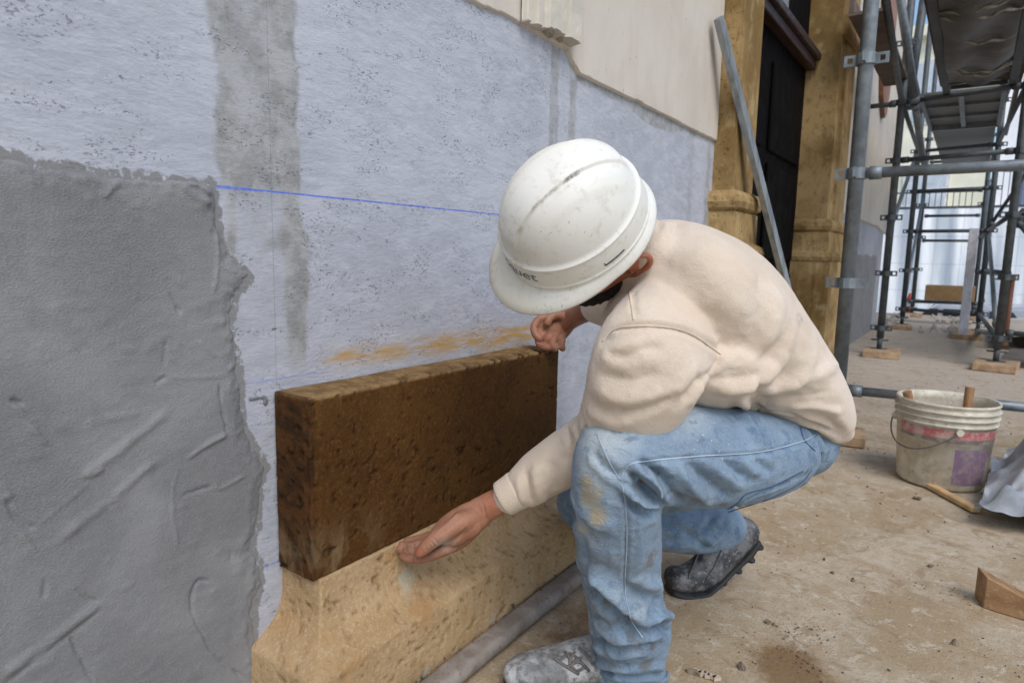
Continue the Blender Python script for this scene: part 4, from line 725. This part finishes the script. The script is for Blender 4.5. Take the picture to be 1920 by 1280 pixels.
setattr_(skin, 'dust', np.clip(np.exp(-(np.linalg.norm(V-at(828, 1020, 1.240), axis=1)/.016)**2)*1.0, 0, 1)); patches(skin, tr, 'dirt', [(765, 1030, .022, .8), (800, 1045, .015, .6), (1020, 645, .02, .5), (880, 960, .012, .3)])
patches(skin, tr, 'red', [(1185, 495, .05, 1), (1150, 535, .05, 1), (785, 1038, .012, .8), (925, 945, .03, .5), (1020, 640, .03, .4)])
k = NB('weathered_skin'); n = k.noise(30, 5, .6); f = k.noise(260, 3, .6); col = k.mix(k.ramp(n, .35, .65), (.27, .118, .066), (.36, .175, .105)); col = k.mix(k.mul(k.attr('red'), .65), col, (.50, .145, .085))
col = k.mix(k.mul(k.attr('dust'), k.ramp(k.noise(120, 4), .3, .5)), col, (.36, .37, .35)); col = k.mix(k.mul(k.attr('dirt'), k.ramp(k.noise(150, 5, .7), .35, .6)), col, (.13, .085, .06)); k.bump(k.add(f, k.mul(k.noise(420, 4, .7), .8)), .6, .0014); k.b.inputs['Subsurface Weight'].default_value = .12; k.b.inputs['Subsurface Radius'].default_value = (.012, .004, .002); k.b.inputs['Subsurface Scale'].default_value = .5
body = link('body', skin, k.fin(col, .55, spec=.4), person)
M_hair = plain('dark_hair', (.018, .013, .010), .7, 0, .4, 300, .9, .003)
bm = bmesh.new()
loft(bm, [(hp(.006, .056, -.120), .006, .010), (hp(.022, .050, -.134), .010, .012), (hp(.040, .042, -.144), .013, .014), (hp(.066, .026, -.154), .015, .015), (hp(.080, 0, -.155), .017, .016), (hp(.066, -.026, -.154), .015, .015), (hp(.040, -.042, -.144), .013, .014), (hp(.022, -.050, -.134), .010, .012), (hp(.006, -.056, -.120), .006, .010)], tuple(HU))
loft(bm, [(hp(.079, .030, -.092), .006, .008), (hp(.090, .015, -.074), .006, .007), (hp(.094, 0, -.073), .006, .007), (hp(.090, -.015, -.074), .006, .007), (hp(.079, -.030, -.092), .006, .008)], tuple(HU))
me = fuse(bm, .003, 3); V = getv(me); V += getn(me)*(.0035*fbm(V, 150, 2, 3))[:, None]; setv(me, V); link('beard', me, M_hair, person)
bm = bmesh.new(); ellip(bm, hp(-.012, 0, .000), (HF, HL, HU), (.082, .0770, .088)); ellip(bm, hp(-.042, 0, -.05), (HF, HL, HU), (.045, .056, .05)); me = fuse(bm, .004, 3); V = getv(me); V += getn(me)*(.003*fbm(V, 120, 3, 3))[:, None]; setv(me, V)
link('hair', me, plain('greying_hair', (.07, .055, .045), .8, 0, .5, 260, .9, .003), person)
for s in (1, -1):
    bm = bmesh.new(); ellip(bm, hp(.066, s*.030, -.022), (HF, HL, HU), (.012, .012, .011)); e = link('eye', bm_mesh(bm, True), plain('eye_white', (.7, .66, .6), .2, 0, .05), person)
    bm = bmesh.new(); ellip(bm, hp(.0755, s*.030, -.022), (HF, HL, HU), (.0035, .0055, .0055)); link('iris', bm_mesh(bm, True), plain('iris_brown', (.05, .025, .012), .2), e)
# ---- hard hat
NA, NT = 260, 120; ph = np.linspace(0, 2*np.pi, NA, endpoint=False)
def hat(p_, t_, lift=0.):
    """p_: angle round the rim (0 = peak), t_: 0 rim .. 1 crown"""
    A, B, Hh = .1255, .1065, .146
    zl = np.clip(t_, 0, 1); band = .37
    tt = np.where(zl < band, zl/band*.235, .235+(zl-band)/(1-band)*.765)
    ang = tt*np.pi/2; r = np.cos(ang)**.78; h = np.sin(ang)**1.04*Hh
    step = sstep(band-.012, band+.012, zl)*.0032; r = r-step/.11*np.clip(1-zl, 0, 1)**.3
    x = A*r*np.cos(p_); y_ = B*r*np.sin(p_)
    gap = sstep(.06, .10, np.abs(((p_-.30+np.pi) % (2*np.pi))-np.pi)); bead = .0026*np.exp(-((zl-band+.004)/.016)**2)*gap; bead2 = .0020*np.exp(-((zl-.055)/.014)**2)*sstep(.25, .6, np.abs(((p_+np.pi) % (2*np.pi))-np.pi))
    cr = .0046*sstep(.0, .0035, .034-.012*np.abs(x/.125)**2-np.abs(y_))*sstep(.42, .56, zl)+.0018*sstep(0, .012, .068-np.abs(y_))*sstep(.42, .55, zl)
    o_ = bead+bead2+cr+lift; n = np.stack([np.cos(p_)*np.cos(ang)/A, np.sin(p_)*np.cos(ang)/B, np.sin(ang)/Hh], -1); n /= np.linalg.norm(n, axis=-1)[..., None]
    return np.stack([x, y_, h], -1)+n*np.asarray(o_)[..., None] if np.ndim(o_) else np.stack([x, y_, h], -1)+n*o_
tz = np.linspace(0, 1, NT)
PHI, TT = np.meshgrid(ph, tz, indexing='ij'); G = hat(PHI, TT)
# rim flange and peak, added outward from the bottom of the shell
rim = []
for sgm in (0, .25, .5, .75, 1.0):
    e = .0060+.041*np.maximum(0, np.cos(ph))**1.5*(1-.1*np.sin(ph)**2)+.003*np.maximum(0, -np.cos(ph)); dz = -.006-.006*np.maximum(0, np.cos(ph))*sgm-.004*sgm**2
    b0 = G[:, 0, :]; d = b0.copy(); d[:, 2] = 0; d /= np.linalg.norm(d, axis=1)[:, None]
    q = b0+d*(e*sgm)[:, None]; q[:, 2] += dz*sgm*1.3+.016*np.abs(np.sin(ph))**4*sgm*-.2; rim.append(q)
lip = rim[-1].copy(); lip[:, 2] -= .0045; rows = [lip]+rim[::-1]+[G[:, i, :] for i in range(1, NT)]
A_ = np.stack(rows, 0); nv = A_.shape[0]; loc = A_.reshape(-1, 3); V = HC+loc @ np.stack([HF, HL, HU])
me = np_mesh(V, grid_faces(nv, NA, True)); o = bpy.data.objects.new('tmp', me); COL.objects.link(o); md = o.modifiers.new('s', 'SOLIDIFY'); md.thickness = .0024; md.offset = 1
me2 = bpy.data.meshes.new_from_object(o.evaluated_get(bpy.context.evaluated_depsgraph_get())); bpy.data.objects.remove(o); hatm = smooth(me2)
V = getv(hatm); Q = (V-HC) @ np.stack([HF, HL, HU]).T
sc_ = np.zeros(len(V)); edgel = np.exp(-((Q[:, 1]-.0335+.012*(Q[:, 0]/.125)**2)/.0017)**2)*(Q[:, 2] > .07); wnz = sstep(-.05, .25, fbm(Q, 45, 3, 5)); sc_ = edgel*wnz*sstep(-.07, -.02, Q[:, 0])*sstep(.095, .07, Q[:, 0])
setattr_(hatm, 'scuff', np.clip(sc_, 0, 1)); setattr_(hatm, 'yellow', sstep(.09, .16, Q[:, 0])*.8+sstep(.0, -.05, Q[:, 1])*.35)
k = NB('worn_white_shell'); a = k.noise(9, 5, .6, .4); b = k.noise(60, 5, .7, .3); c = k.noise(170, 4, .7)
col = k.mix(k.ramp(a, .35, .65), (.76, .745, .67), (.81, .795, .735)); col = k.mix(k.mul(k.add(k.attr('yellow'), k.ramp(a, .55, .75, 0, .3)), .6), col, (.66, .60, .44)); col = k.mix(k.ramp(b, .52, .70, 0, .5), col, (.56, .53, .45)); col = k.mix(k.ramp(k.noise(22, 7, .75, 1.5, k.mapv((1, .3, 1), (.4, .5, .8))), .60, .68, 0, .5), col, (.46, .44, .40))
col = k.mix(k.mul(k.ramp(c, .64, .70), k.ramp(k.noise(14, 3), .52, .6)), col, (.22, .21, .19)); col = k.mix(k.mul(k.attr('scuff'), k.ramp(k.noise(110, 5, .75), .38, .55, .1, .9)), col, (.12, .12, .11)); k.bump(k.add(k.mul(b, .5), k.mul(c, .4)), .3, .0012)
helmet = link('hard_hat', hatm, k.fin(col, k.ramp(b, .3, .7, .42, .68), spec=.35), person, label='scuffed off-white hard hat')
def on_hat(p_, t_, lift=.0004):
    v = hat(np.array([p_]), np.array([t_]), lift)[0]; return HC+np.stack([HF, HL, HU]).T @ v
cu = bpy.data.curves.new('t', 'FONT'); cu.body = 'Jacquet'; cu.size = 1; cu.extrude = 0; cu.resolution_u = 6; tmp = bpy.data.objects.new('t', cu); COL.objects.link(tmp); bpy.context.view_layer.update()
tm = bpy.data.meshes.new_from_object(tmp.evaluated_get(bpy.context.evaluated_depsgraph_get())); bpy.data.objects.remove(tmp)
b_ = bmesh.new(); b_.from_mesh(tm); bmesh.ops.triangulate(b_, faces=b_.faces[:]); bmesh.ops.subdivide_edges(b_, edges=[e for e in b_.edges if e.calc_length() > .12], cuts=2); tm = bm_mesh(b_); TV = getv(tm); TV[:, 0] -= TV[:, 0].min(); wdt = TV[:, 0].max(); TXT0, TXT1 = -.36, .58
NV = np.array([on_hat(TXT0+(TXT1-TXT0)*x_/wdt, .125+.215*(y_+.2), .0006) for x_, y_, _ in TV]); setv(tm, NV); link('lettering', tm, plain('blue_print', (.11, .17, .27), .6, 0, .3, 200), helmet)
bm = bmesh.new(); curve_tube(bm, [on_hat(a_, .135, .0003) for a_ in np.linspace(1.50, 1.80, 9)], .0013, 6, 2); curve_tube(bm, [on_hat(1.50, .135+i*.02, .0002) for i in range(3)], .0009, 6, 2); link('slot', bm_mesh(bm, True), plain('slot_shadow', (.03, .03, .03)), helmet)
# ---- sweatshirt
AXC = [tuple(RW[:, 0]), tuple(RW[:, 1]), tuple(RW[:, 2])]
bm = bmesh.new()
loft(bm, [S(1512, 782, 1.40, .034, .125), S(1500, 768, 1.39, .050, .150), S(1484, 745, 1.375, .068, .165), S(1447, 704, 1.34, .092, .178), S(1375, 636, 1.28, .120, .190), S(1305, 560, 1.225, .124, .200), S(1228, 492, 1.18, .092, .185), S(1200, 466, 1.165, .060, .10)], DEP, 30)
loft(bm, [S(1235, 500, 1.19, .080, .12), S(1205, 480, 1.17, .066, .080), S(1190, 478, 1.165, .060, .070)], DEP); ellip(bm, at(1185, 610, 1.20), AXC, (.055, .070, .12)); ellip(bm, at(1330, 680, 1.20), AXC, (.125, .085, .15))
loft(bm, [S(1262, 596, 1.12, .085, .075), S(1228, 655, 1.06, .093, .078), S(1208, 705, 1.06, .092, .080), S(1180, 765, 1.10, .080, .074), S(1140, 818, 1.18, .066, .066), S(1085, 846, 1.235, .056, .054), S(1020, 884, 1.262, .049, .045), S(985, 912, 1.270, .044, .040)], DEP, 24)
loft(bm, [S(990, 905, 1.272, .040, .040), S(962, 924, 1.276, .034, .034), S(949, 932, 1.278, .0325, .032)], DEP, 24)
loft(bm, [S(1215, 545, 1.36, .085, .07), S(1178, 560, 1.42, .072, .07), S(1140, 572, 1.52, .052, .055), S(1118, 576, 1.60, .040, .040)], DEP)
loft(bm, [S(1535, 775, 1.31, .030, .05), S(1562, 796, 1.29, .020, .045), S(1578, 812, 1.28, .009, .030)], DEP)
sh = fuse(bm, .0048, 7, .5); tr = tree(sh)
folds(sh, tr, [([(1190, 545), (1188, 575), (1196, 598)], .004, -.004), ([(1128, 640), (1150, 618), (1190, 611), (1250, 613), (1300, 628), (1352, 664)], .0045, -.0055), ([(1140, 612), (1190, 600), (1250, 602), (1305, 616), (1358, 652)], .006, .0028),
  ([(1352, 664), (1335, 690), (1318, 710)], .005, -.006), ([(1318, 705), (1295, 735), (1280, 752)], .010, -.013), ([(1340, 700), (1400, 690), (1440, 662), (1470, 635)], .012, -.007), ([(1330, 712), (1385, 712), (1430, 700)], .009, -.008), ([(1345, 735), (1400, 728), (1450, 700), (1478, 660)], .014, .008),
  ([(1395, 738), (1420, 762), (1440, 775)], .007, -.008), ([(1385, 742), (1410, 770)], .010, .007), ([(1420, 735), (1480, 725), (1540, 700), (1570, 680)], .012, .006), ([(1415, 752), (1500, 745), (1560, 735)], .010, -.005), ([(1470, 640), (1490, 600), (1495, 560)], .014, -.003),
  ([(1362, 700), (1400, 650), (1425, 580), (1425, 500)], .016, -.0065), ([(1400, 690), (1440, 640), (1462, 580), (1455, 530)], .014, .005), ([(1340, 670), (1375, 610), (1388, 540), (1380, 480)], .018, -.0045), ([(1450, 720), (1490, 670), (1505, 610)], .014, -.006), ([(1480, 730), (1520, 690), (1530, 650)], .012, .005), ([(1500, 775), (1545, 782), (1580, 812)], .007, -.006), ([(1400, 772), (1460, 770), (1520, 790), (1570, 815)], .004, -.007), ([(1440, 690), (1420, 730), (1440, 765)], .009, -.009), ([(1480, 790), (1530, 800), (1575, 830)], .008, .005), ([(1470, 765), (1530, 762), (1578, 775)], .007, .005), ([(1450, 778), (1500, 786), (1540, 800)], .005, -.005),
  ([(1120, 700), (1180, 712), (1240, 700)], .010, -.006), ([(1125, 672), (1165, 650), (1210, 648)], .011, .006), ([(1135, 660), (1170, 668), (1200, 655), (1250, 650)], .007, -.005), ([(1110, 735), (1170, 752), (1250, 735), (1290, 700)], .014, .006), ([(1150, 772), (1210, 765), (1262, 742)], .008, -.007), ([(1100, 770), (1150, 795), (1190, 790)], .012, .006),
  ([(1090, 775), (1100, 810), (1095, 840)], .007, -.008), ([(1075, 800), (1085, 830), (1080, 860)], .008, .006), ([(1062, 800), (1070, 835), (1062, 870)], .006, -.006), ([(985, 880), (990, 915), (1000, 950)], .006, -.006), ([(968, 890), (974, 925), (985, 955)], .006, .003), ([(1010, 870), (1005, 900), (1020, 940)], .010, .006), ([(1030, 860), (1040, 900), (1045, 935)], .010, -.005),
  ([(1215, 375), (1232, 400), (1235, 430)], .006, -.005), ([(1230, 372), (1250, 400), (1252, 440)], .007, .004), ([(1245, 378), (1270, 410), (1262, 440)], .012, -.003), ([(1240, 480), (1260, 510), (1300, 530)], .02, -.003), ([(1300, 570), (1350, 560), (1400, 600)], .02, .003), ([(1210, 560), (1260, 575), (1310, 600)], .012, -.0028), ([(1205, 520), (1260, 545), (1330, 590)], .016, .003)], .85)
V = getv(sh); N = getn(sh); V += N*(.0016*fbm(V, 7, 3, 4)+.0008*fbm(V, 40, 2, 6))[:, None]; setv(sh, V); tr = tree(sh)
patches(sh, tr, 'soil', [(1500, 598, .010, .9), (1145, 628, .014, .6), (1410, 470, .05, .12), (1255, 700, .04, .2), (970, 940, .03, .25), (1560, 800, .03, .2)])
k = NB('beige_fleece'); a = k.noise(8, 4, .6); c = k.noise(520, 3, .6); d_ = k.noise(90, 5, .6)
col = k.mix(k.ramp(a, .35, .65), (.68, .56, .435), (.745, .63, .51)); col = k.mix(k.ramp(c, .4, .65, 0, .25), col, (.56, .44, .34)); col = k.mix(k.mul(k.attr('soil'), k.ramp(d_, .35, .6)), col, (.30, .28, .25)); k.bump(k.add(k.mul(c, .9), k.add(k.mul(d_, .8), k.mul(k.noise(30, 5, .7, .8), .9))), .7, .0024)
k.b.inputs['Sheen Weight'].default_value = .25; k.b.inputs['Sheen Roughness'].default_value = .5
shirt = link('sweatshirt', sh, k.fin(col, .95, spec=.1), person)
# ribbed cuff round the wrist
c0, c1 = at(974, 916, 1.2735), at(943, 935, 1.279); t_, sA, sB = [np.array(v) for v in frame(c1-c0, DEP)]; V = []
for i, (u_, rr) in enumerate([(-.08, .030), (0, .0365), (.15, .0375), (.4, .0360), (.7, .0350), (.95, .0345), (1.02, .0325), (1.0, .0295), (.8, .0285)]):
    for j in range(180): a_ = j*2*math.pi/180; r2_ = rr+.0007*math.cos(a_*60)*(0 < i < 7); V.append(c0+(c1-c0)*u_+sA*r2_*math.cos(a_)+sB*r2_*.98*math.sin(a_))
link('cuff', np_mesh(np.array(V), grid_faces(9, 180, True)), shirt.data.materials[0], shirt)
def strand(name, tr_, lines_, r, mat, parent, lift=.0006, **kw):
    bm = bmesh.new()
    for pts in lines_:
        h = surf(tr_, pts, 8)
        if len(h) < 3: continue
        P_ = [a_+n_*lift for a_, n_ in h]; P_ = [p for i, p in enumerate(P_) if i == 0 or np.linalg.norm(p-P_[i-1]) < .03]
        if len(P_) > 2: curve_tube(bm, P_, r, 6, 1, False)
    return link(name, bm_mesh(bm, True), mat, parent, **kw)
strand('seam', tr, [[(1130, 640), (1150, 618), (1190, 611), (1250, 613), (1300, 628), (1352, 664)], [(1180, 545), (1184, 575), (1188, 600)]], .0016, plain('pale_seam', (.66, .55, .43), .9), shirt)
# ---- jeans
bm = bmesh.new()
loft(bm, [S(1490, 838, 1.30, .048, .075), S(1470, 838, 1.30, .064, .08), S(1430, 852, 1.24, .082, .085), S(1340, 855, 1.17, .090, .088), S(1250, 850, 1.12, .086, .085), S(1185, 850, 1.095, .082, .08), S(1160, 872, 1.09, .078, .076)], DEP, 26)
loft(bm, [S(1163, 842, 1.093, .072, .074), S(1157, 880, 1.10, .077, .074), S(1156, 940, 1.115, .0755, .073), S(1160, 1020, 1.165, .0745, .072), S(1169, 1110, 1.225, .072, .070), S(1182, 1182, 1.27, .077, .072), S(1181, 1225, 1.30, .071, .070), S(1179, 1262, 1.325, .073, .072)], DEP, 26)
ellip(bm, at(1470, 820, 1.40), [tuple(RW[:, 0]), tuple(RW[:, 1]), tuple(RW[:, 2])], (.090, .082, .16)); ellip(bm, at(1482, 836, 1.43), [tuple(RW[:, 0]), tuple(RW[:, 1]), tuple(RW[:, 2])], (.050, .055, .14))
loft(bm, [S(1465, 850, 1.48, .085, .09), S(1300, 888, 1.55, .080, .085), S(1130, 922, 1.62, .074, .075), S(1092, 946, 1.655, .068, .07)], DEP, 24)
loft(bm, [S(1092, 940, 1.65, .062, .068), S(1150, 968, 1.685, .062, .065), S(1240, 985, 1.715, .064, .062), S(1300, 992, 1.735, .064, .060), S(1345, 990, 1.745, .062, .058), S(1366, 984, 1.75, .056, .054)], DEP, 24)
je = fuse(bm, .0038, 4, .5); tr = tree(je)
folds(je, tr, [([(1165, 905), (1172, 880), (1195, 868), (1300, 858), (1420, 850), (1500, 832), (1530, 820)], .0035, -.003), ([(1171, 905), (1175, 1000), (1172, 1100), (1180, 1165)], .0035, -.003),
  ([(1175, 885), (1200, 905), (1225, 930), (1240, 945)], .007, -.012), ([(1185, 872), (1215, 892), (1240, 925)], .007, .008), ([(1200, 868), (1230, 885), (1242, 905)], .006, -.009), ([(1172, 915), (1200, 935), (1236, 942)], .008, .009), ([(1175, 930), (1205, 958), (1238, 962)], .007, -.008), ([(1110, 850), (1140, 880), (1166, 895)], .008, -.005), ([(1165, 905), (1190, 915), (1225, 928)], .005, -.008),
  ([(1235, 870), (1250, 910), (1280, 945)], .008, -.007), ([(1265, 865), (1290, 905), (1330, 945)], .009, .006), ([(1290, 862), (1320, 895), (1370, 935)], .008, -.006), ([(1330, 862), (1350, 885), (1395, 915)], .009, .005), ([(1360, 858), (1375, 878), (1400, 895)], .007, -.005), ([(1390, 856), (1400, 876), (1425, 890)], .008, .004), ([(1420, 852), (1428, 872), (1450, 884)], .007, -.004),
  ([(1405, 775), (1425, 800), (1440, 840)], .008, -.006), ([(1395, 778), (1412, 808), (1425, 838)], .009, .004), ([(1500, 800), (1520, 820), (1530, 845)], .005, -.005), ([(1515, 798), (1535, 822), (1545, 850)], .006, .004), ([(1365, 955), (1400, 935), (1450, 915), (1510, 890), (1528, 875)], .004, -.004),
  ([(1092, 1085), (1120, 1110), (1160, 1150), (1200, 1185)], .014, -.011), ([(1100, 1060), (1140, 1100), (1185, 1150), (1215, 1175)], .014, .010), ([(1100, 1150), (1150, 1190), (1210, 1200), (1240, 1190)], .010, .008), ([(1110, 1195), (1150, 1203), (1210, 1203), (1235, 1196)], .006, -.011), ([(1120, 1215), (1160, 1225), (1220, 1222)], .010, .006), ([(1110, 1180), (1140, 1225), (1170, 1245)], .008, -.007),
  ([(1215, 1165), (1235, 1150), (1258, 1155)], .009, .009), ([(1205, 1180), (1230, 1172), (1258, 1185)], .007, -.008), ([(1180, 1105), (1210, 1120), (1245, 1125)], .009, -.006), ([(1180, 1085), (1215, 1095), (1245, 1095)], .010, .005), ([(1090, 1000), (1100, 1050), (1095, 1080)], .010, -.004), ([(1195, 970), (1200, 1020), (1195, 1080)], .014, .004), ([(1110, 1232), (1140, 1262), (1190, 1270), (1245, 1262)], .005, -.007), ([(1105, 1220), (1130, 1246), (1180, 1256), (1245, 1248)], .006, .004),
  ([(1085, 960), (1120, 985), (1160, 990)], .014, .004), ([(1250, 975), (1290, 1000), (1330, 1030)], .009, -.008), ([(1340, 960), (1325, 990), (1290, 1010), (1250, 1015)], .009, -.009), ([(1370, 975), (1350, 1005), (1320, 1025)], .010, .006), ([(1060, 930), (1075, 960), (1070, 985)], .01, -.006)], 1.55)
V = getv(je); N = getn(je); V += N*(.0022*fbm(V, 12, 3, 4)-.0030*np.maximum(0, .16-np.abs(fbm(V*[1, 1, 1.9], 17, 2, 16)))*4*np.maximum(0, fbm(V, 5, 2, 3)+.25)+.0009*fbm(V, 45, 3, 6))[:, None]; setv(je, V); tr = tree(je)
patches(je, tr, 'fade', [(1150, 900, .14, .45), (1165, 1080, .14, .42), (1290, 830, .18, .40), (1100, 1000, .05, .6), (1450, 850, .10, .25), (1270, 770, .08, .75), (1130, 810, .075, .95), (1180, 770, .07, .8), (1250, 775, .06, .6), (1110, 870, .06, .8), (1330, 790, .05, .35), (1120, 960, .05, .4), (1205, 960, .03, .3), (1150, 1120, .04, .55), (1200, 1145, .03, .6), (1120, 1050, .04, .4), (1195, 1225, .03, .4), (1300, 800, .05, .5), (1430, 800, .04, .25), (1290, 900, .03, .25)])
patches(je, tr, 'ochre', [(1105, 935, .024, .85), (1115, 965, .024, .75), (1100, 905, .018, .7), (1090, 990, .02, .5), (1120, 920, .015, .6)])
patches(je, tr, 'soil', [(1150, 1040, .09, .38), (1160, 1190, .09, .50), (1130, 1130, .05, .5), (1215, 1055, .022, .9), (1225, 1040, .016, .8), (1205, 1090, .02, .6), (1130, 1060, .022, .5), (1300, 935, .025, .7), (1280, 930, .02, .6), (1235, 890, .006, .7), (1475, 920, .006, .9), (1512, 885, .010, .8), (1210, 1245, .02, .8), (1225, 1210, .015, .7), (1170, 1200, .012, .6), (1130, 1230, .02, .5), (1150, 1240, .03, .5), (1440, 905, .015, .4), (1090, 1100, .02, .5), (1120, 1180, .03, .5), (1360, 945, .02, .5)])
k = NB('worn_denim'); tw = k.noise(420, 3, .6, 0, k.mapv((1, 1, 1), (.6, .6, 0))); a = k.noise(8, 5, .6, .4); b = k.noise(36, 5, .65, .3); c = k.noise(150, 4, .7)
col = k.mix(k.ramp(a, .34, .66), (.135, .205, .29), (.22, .31, .40)); fd = k.add(k.attr('fade'), k.mul(k.add(b, -.5), .5)); col = k.mix(k.ramp(fd, .18, 1.05), col, (.50, .56, .58)); col = k.mix(k.ramp(tw, .40, .62, 0, .22), col, (.42, .50, .58)); col = k.mix(k.ramp(b, .50, .66, 0, .6), col, (.085, .145, .24))
col = k.mix(k.ramp(k.mul(k.attr('ochre'), k.ramp(b, .3, .6, .5, 1.2)), .15, .8, 0, .8), col, (.42, .34, .20)); col = k.mix(k.ramp(k.mul(k.attr('soil'), k.ramp(b, .3, .6, .3, 1.3)), .2, .8, 0, .7), col, (.13, .115, .09))
sp_ = k.mul(k.ramp(k.add(k.vor(85), k.mul(k.noise(40, 2), .25)), .24, .19), k.ramp(k.noise(10, 3, .6), .50, .60)); col = k.mix(k.mul(sp_, .85), col, (.62, .63, .60)); wr = k.noise(26, 6, .7, 1.5, k.mapv((1, 1, 2.2), (0, .5, .3))); k.bump(k.add(k.mul(tw, .45), k.add(k.mul(b, .5), k.mul(wr, 1.4))), .75, .0042); k.b.inputs['Sheen Weight'].default_value = .15
jeans = link('jeans', je, k.fin(col, .93, spec=.1), person)
strand('stitching', tr, [[(1165, 900), (1172, 880), (1195, 866), (1300, 855), (1420, 847), (1500, 828), (1528, 815)], [(1163, 905), (1170, 925), (1176, 1000), (1172, 1100), (1178, 1140), (1186, 1165), (1205, 1195)], [(1120, 815), (1140, 860), (1163, 900)]], .0010, plain('pale_thread', (.42, .50, .58), .9), jeans)
strand('pocket_edge', tr, [[(1365, 955), (1385, 940), (1400, 925), (1450, 910), (1505, 883)], [(1365, 960), (1440, 935), (1500, 905), (1522, 880)], [(1500, 800), (1508, 825), (1528, 845)]], .0011, plain('dark_thread', (.06, .09, .16), .9), jeans)
bm = bmesh.new()                       # turned hem at the planted foot
hc = [at(1180, 1262, 1.325)+RW @ np.array([.075*math.cos(a_), .004*math.sin(a_)-.020*math.sin(a_), -.073*math.sin(a_)]) for a_ in np.linspace(0, 2*math.pi, 28)]
curve_tube(bm, hc, .0045, 8, 2); me = bm_mesh(bm, True); V = getv(me); V += getn(me)*(.002*fbm(V, 60, 2, 3))[:, None]; setv(me, V); link('hem', me, jeans.data.materials[0], jeans)
# ---- boots
k = NB('dusty_leather'); a = k.noise(22, 5, .65, .4); b = k.noise(90, 4, .65); col = k.mix(k.ramp(a, .4, .62), (.035, .036, .04), (.15, .15, .155)); col = k.mix(k.ramp(b, .52, .68, 0, .6), col, (.33, .32, .30)); k.bump(k.add(a, k.mul(b, .4)), .6, .003); M_boot = k.fin(col, .62)
k = NB('mortar_caked_leather'); a = k.noise(22, 5, .65, .4); b = k.noise(70, 5, .7); col = k.mix(k.ramp(a, .38, .58), (.20, .20, .20), (.42, .43, .43)); col = k.mix(k.ramp(b, .48, .66, 0, .75), col, (.09, .088, .085)); col = k.mix(k.ramp(k.noise(9, 4), .52, .62, 0, .7), col, (.12, .12, .12)); k.bump(k.add(a, k.mul(b, .6)), .8, .004); M_boot2 = k.fin(col, .85)
M_sole = plain('rubber_sole', (.022, .022, .023), .7, 0, .4, 60, .5)
def boot(mat, secs, shaft, sole, treads, laces, lr, **kw):
    bm = bmesh.new(); loft(bm, secs, DEP, 24); loft(bm, shaft, DEP, 24); me = fuse(bm, .0035, 4); V = getv(me); V += getn(me)*(.0016*fbm(V, 40, 3, 4)+.003*fbm(V, 14, 2, 5))[:, None]; setv(me, V); b_ = link('boot', me, mat, person, **kw)
    bm = bmesh.new(); loft(bm, sole, DEP, 24)
    for c_, ax_, r_ in treads: ellip(bm, c_, ax_, r_)
    link('sole', fuse(bm, .003, 2), M_sole, b_); t2 = tree(me); strand('lace', t2, laces, lr, plain('lace', (.12, .11, .10), .9, 0, .5, 200), b_, .002); return b_
AX = [tuple(RW[:, 0]), tuple(RW[:, 1]), tuple(RW[:, 2])]
# the planted boot: lies on the ground plane
g0 = onz(1255, 1300, 0); toe = onz(955, 1322, 0); dirf = (toe-g0)/np.linalg.norm(toe-g0); LZ = np.array([0, 0, 1.]); side = np.cross(dirf, LZ)
hl = at(1180, 1292, 1.335); hl[2] = 0
def bp(f, s_, z_): return hl+dirf*f+side*s_+np.array([0, 0, z_])
boot(M_boot2, [(bp(-.035, 0, .050), .036, .034), (bp(-.01, 0, .058), .044, .038), (bp(.05, 0, .062), .048, .041), (bp(.12, 0, .056), .040, .046), (bp(.175, 0, .047), .034, .050), (bp(.215, 0, .043), .031, .045), (bp(.240, 0, .038), .024, .034)],
     [(bp(.02, 0, .06), .042, .04), (bp(.005, 0, .11), .042, .040), (bp(.01, 0, .17), .042, .042)], [(bp(-.046, 0, .014), .013, .034), (bp(0, 0, .014), .013, .038), (bp(.07, 0, .013), .012, .036), (bp(.15, 0, .013), .012, .047), (bp(.21, 0, .014), .012, .045), (bp(.248, 0, .018), .010, .030)],
     [], [[(1060, 1222), (1072, 1238), (1092, 1232)], [(1050, 1238), (1070, 1226), (1095, 1245)], [(1062, 1250), (1085, 1240), (1105, 1256)], [(1078, 1222), (1068, 1240), (1080, 1256), (1096, 1250)], [(1040, 1235), (1060, 1248), (1085, 1262)], [(1085, 1215), (1100, 1228), (1112, 1245)]], .0028, label='boot caked with pale dried mortar, planted forward')
# the trailing boot: toes bent on the ground, heel lifted
boot(M_boot, [S(1266, 1082, 1.70, .030, .040), S(1285, 1083, 1.71, .034, .046), S(1316, 1072, 1.72, .042, .046), S(1345, 1045, 1.735, .048, .040), S(1374, 1014, 1.75, .048, .036), S(1392, 998, 1.757, .044, .036), S(1398, 990, 1.76, .040, .034)],
     [S(1368, 1012, 1.75, .044, .040), S(1350, 992, 1.745, .046, .042), S(1330, 988, 1.742, .046, .043)],
     [S(1256, 1104, 1.70, .010, .034), S(1275, 1109, 1.705, .011, .043), S(1310, 1108, 1.72, .011, .046), S(1340, 1090, 1.735, .011, .040), S(1372, 1062, 1.75, .011, .034), S(1400, 1035, 1.76, .014, .036), S(1415, 1014, 1.765, .012, .034)],
     [(at(px, py, d), AX, (.013, .009, .034)) for px, py, d in ((1404, 1046, 1.755), (1380, 1066, 1.75), (1420, 1022, 1.765), (1352, 1088, 1.737))],
     [[(1310, 1040), (1300, 1062), (1290, 1085)], [(1345, 1000), (1352, 1030), (1340, 1060), (1325, 1085)]], .0022, label='scuffed black boot with the heel raised')
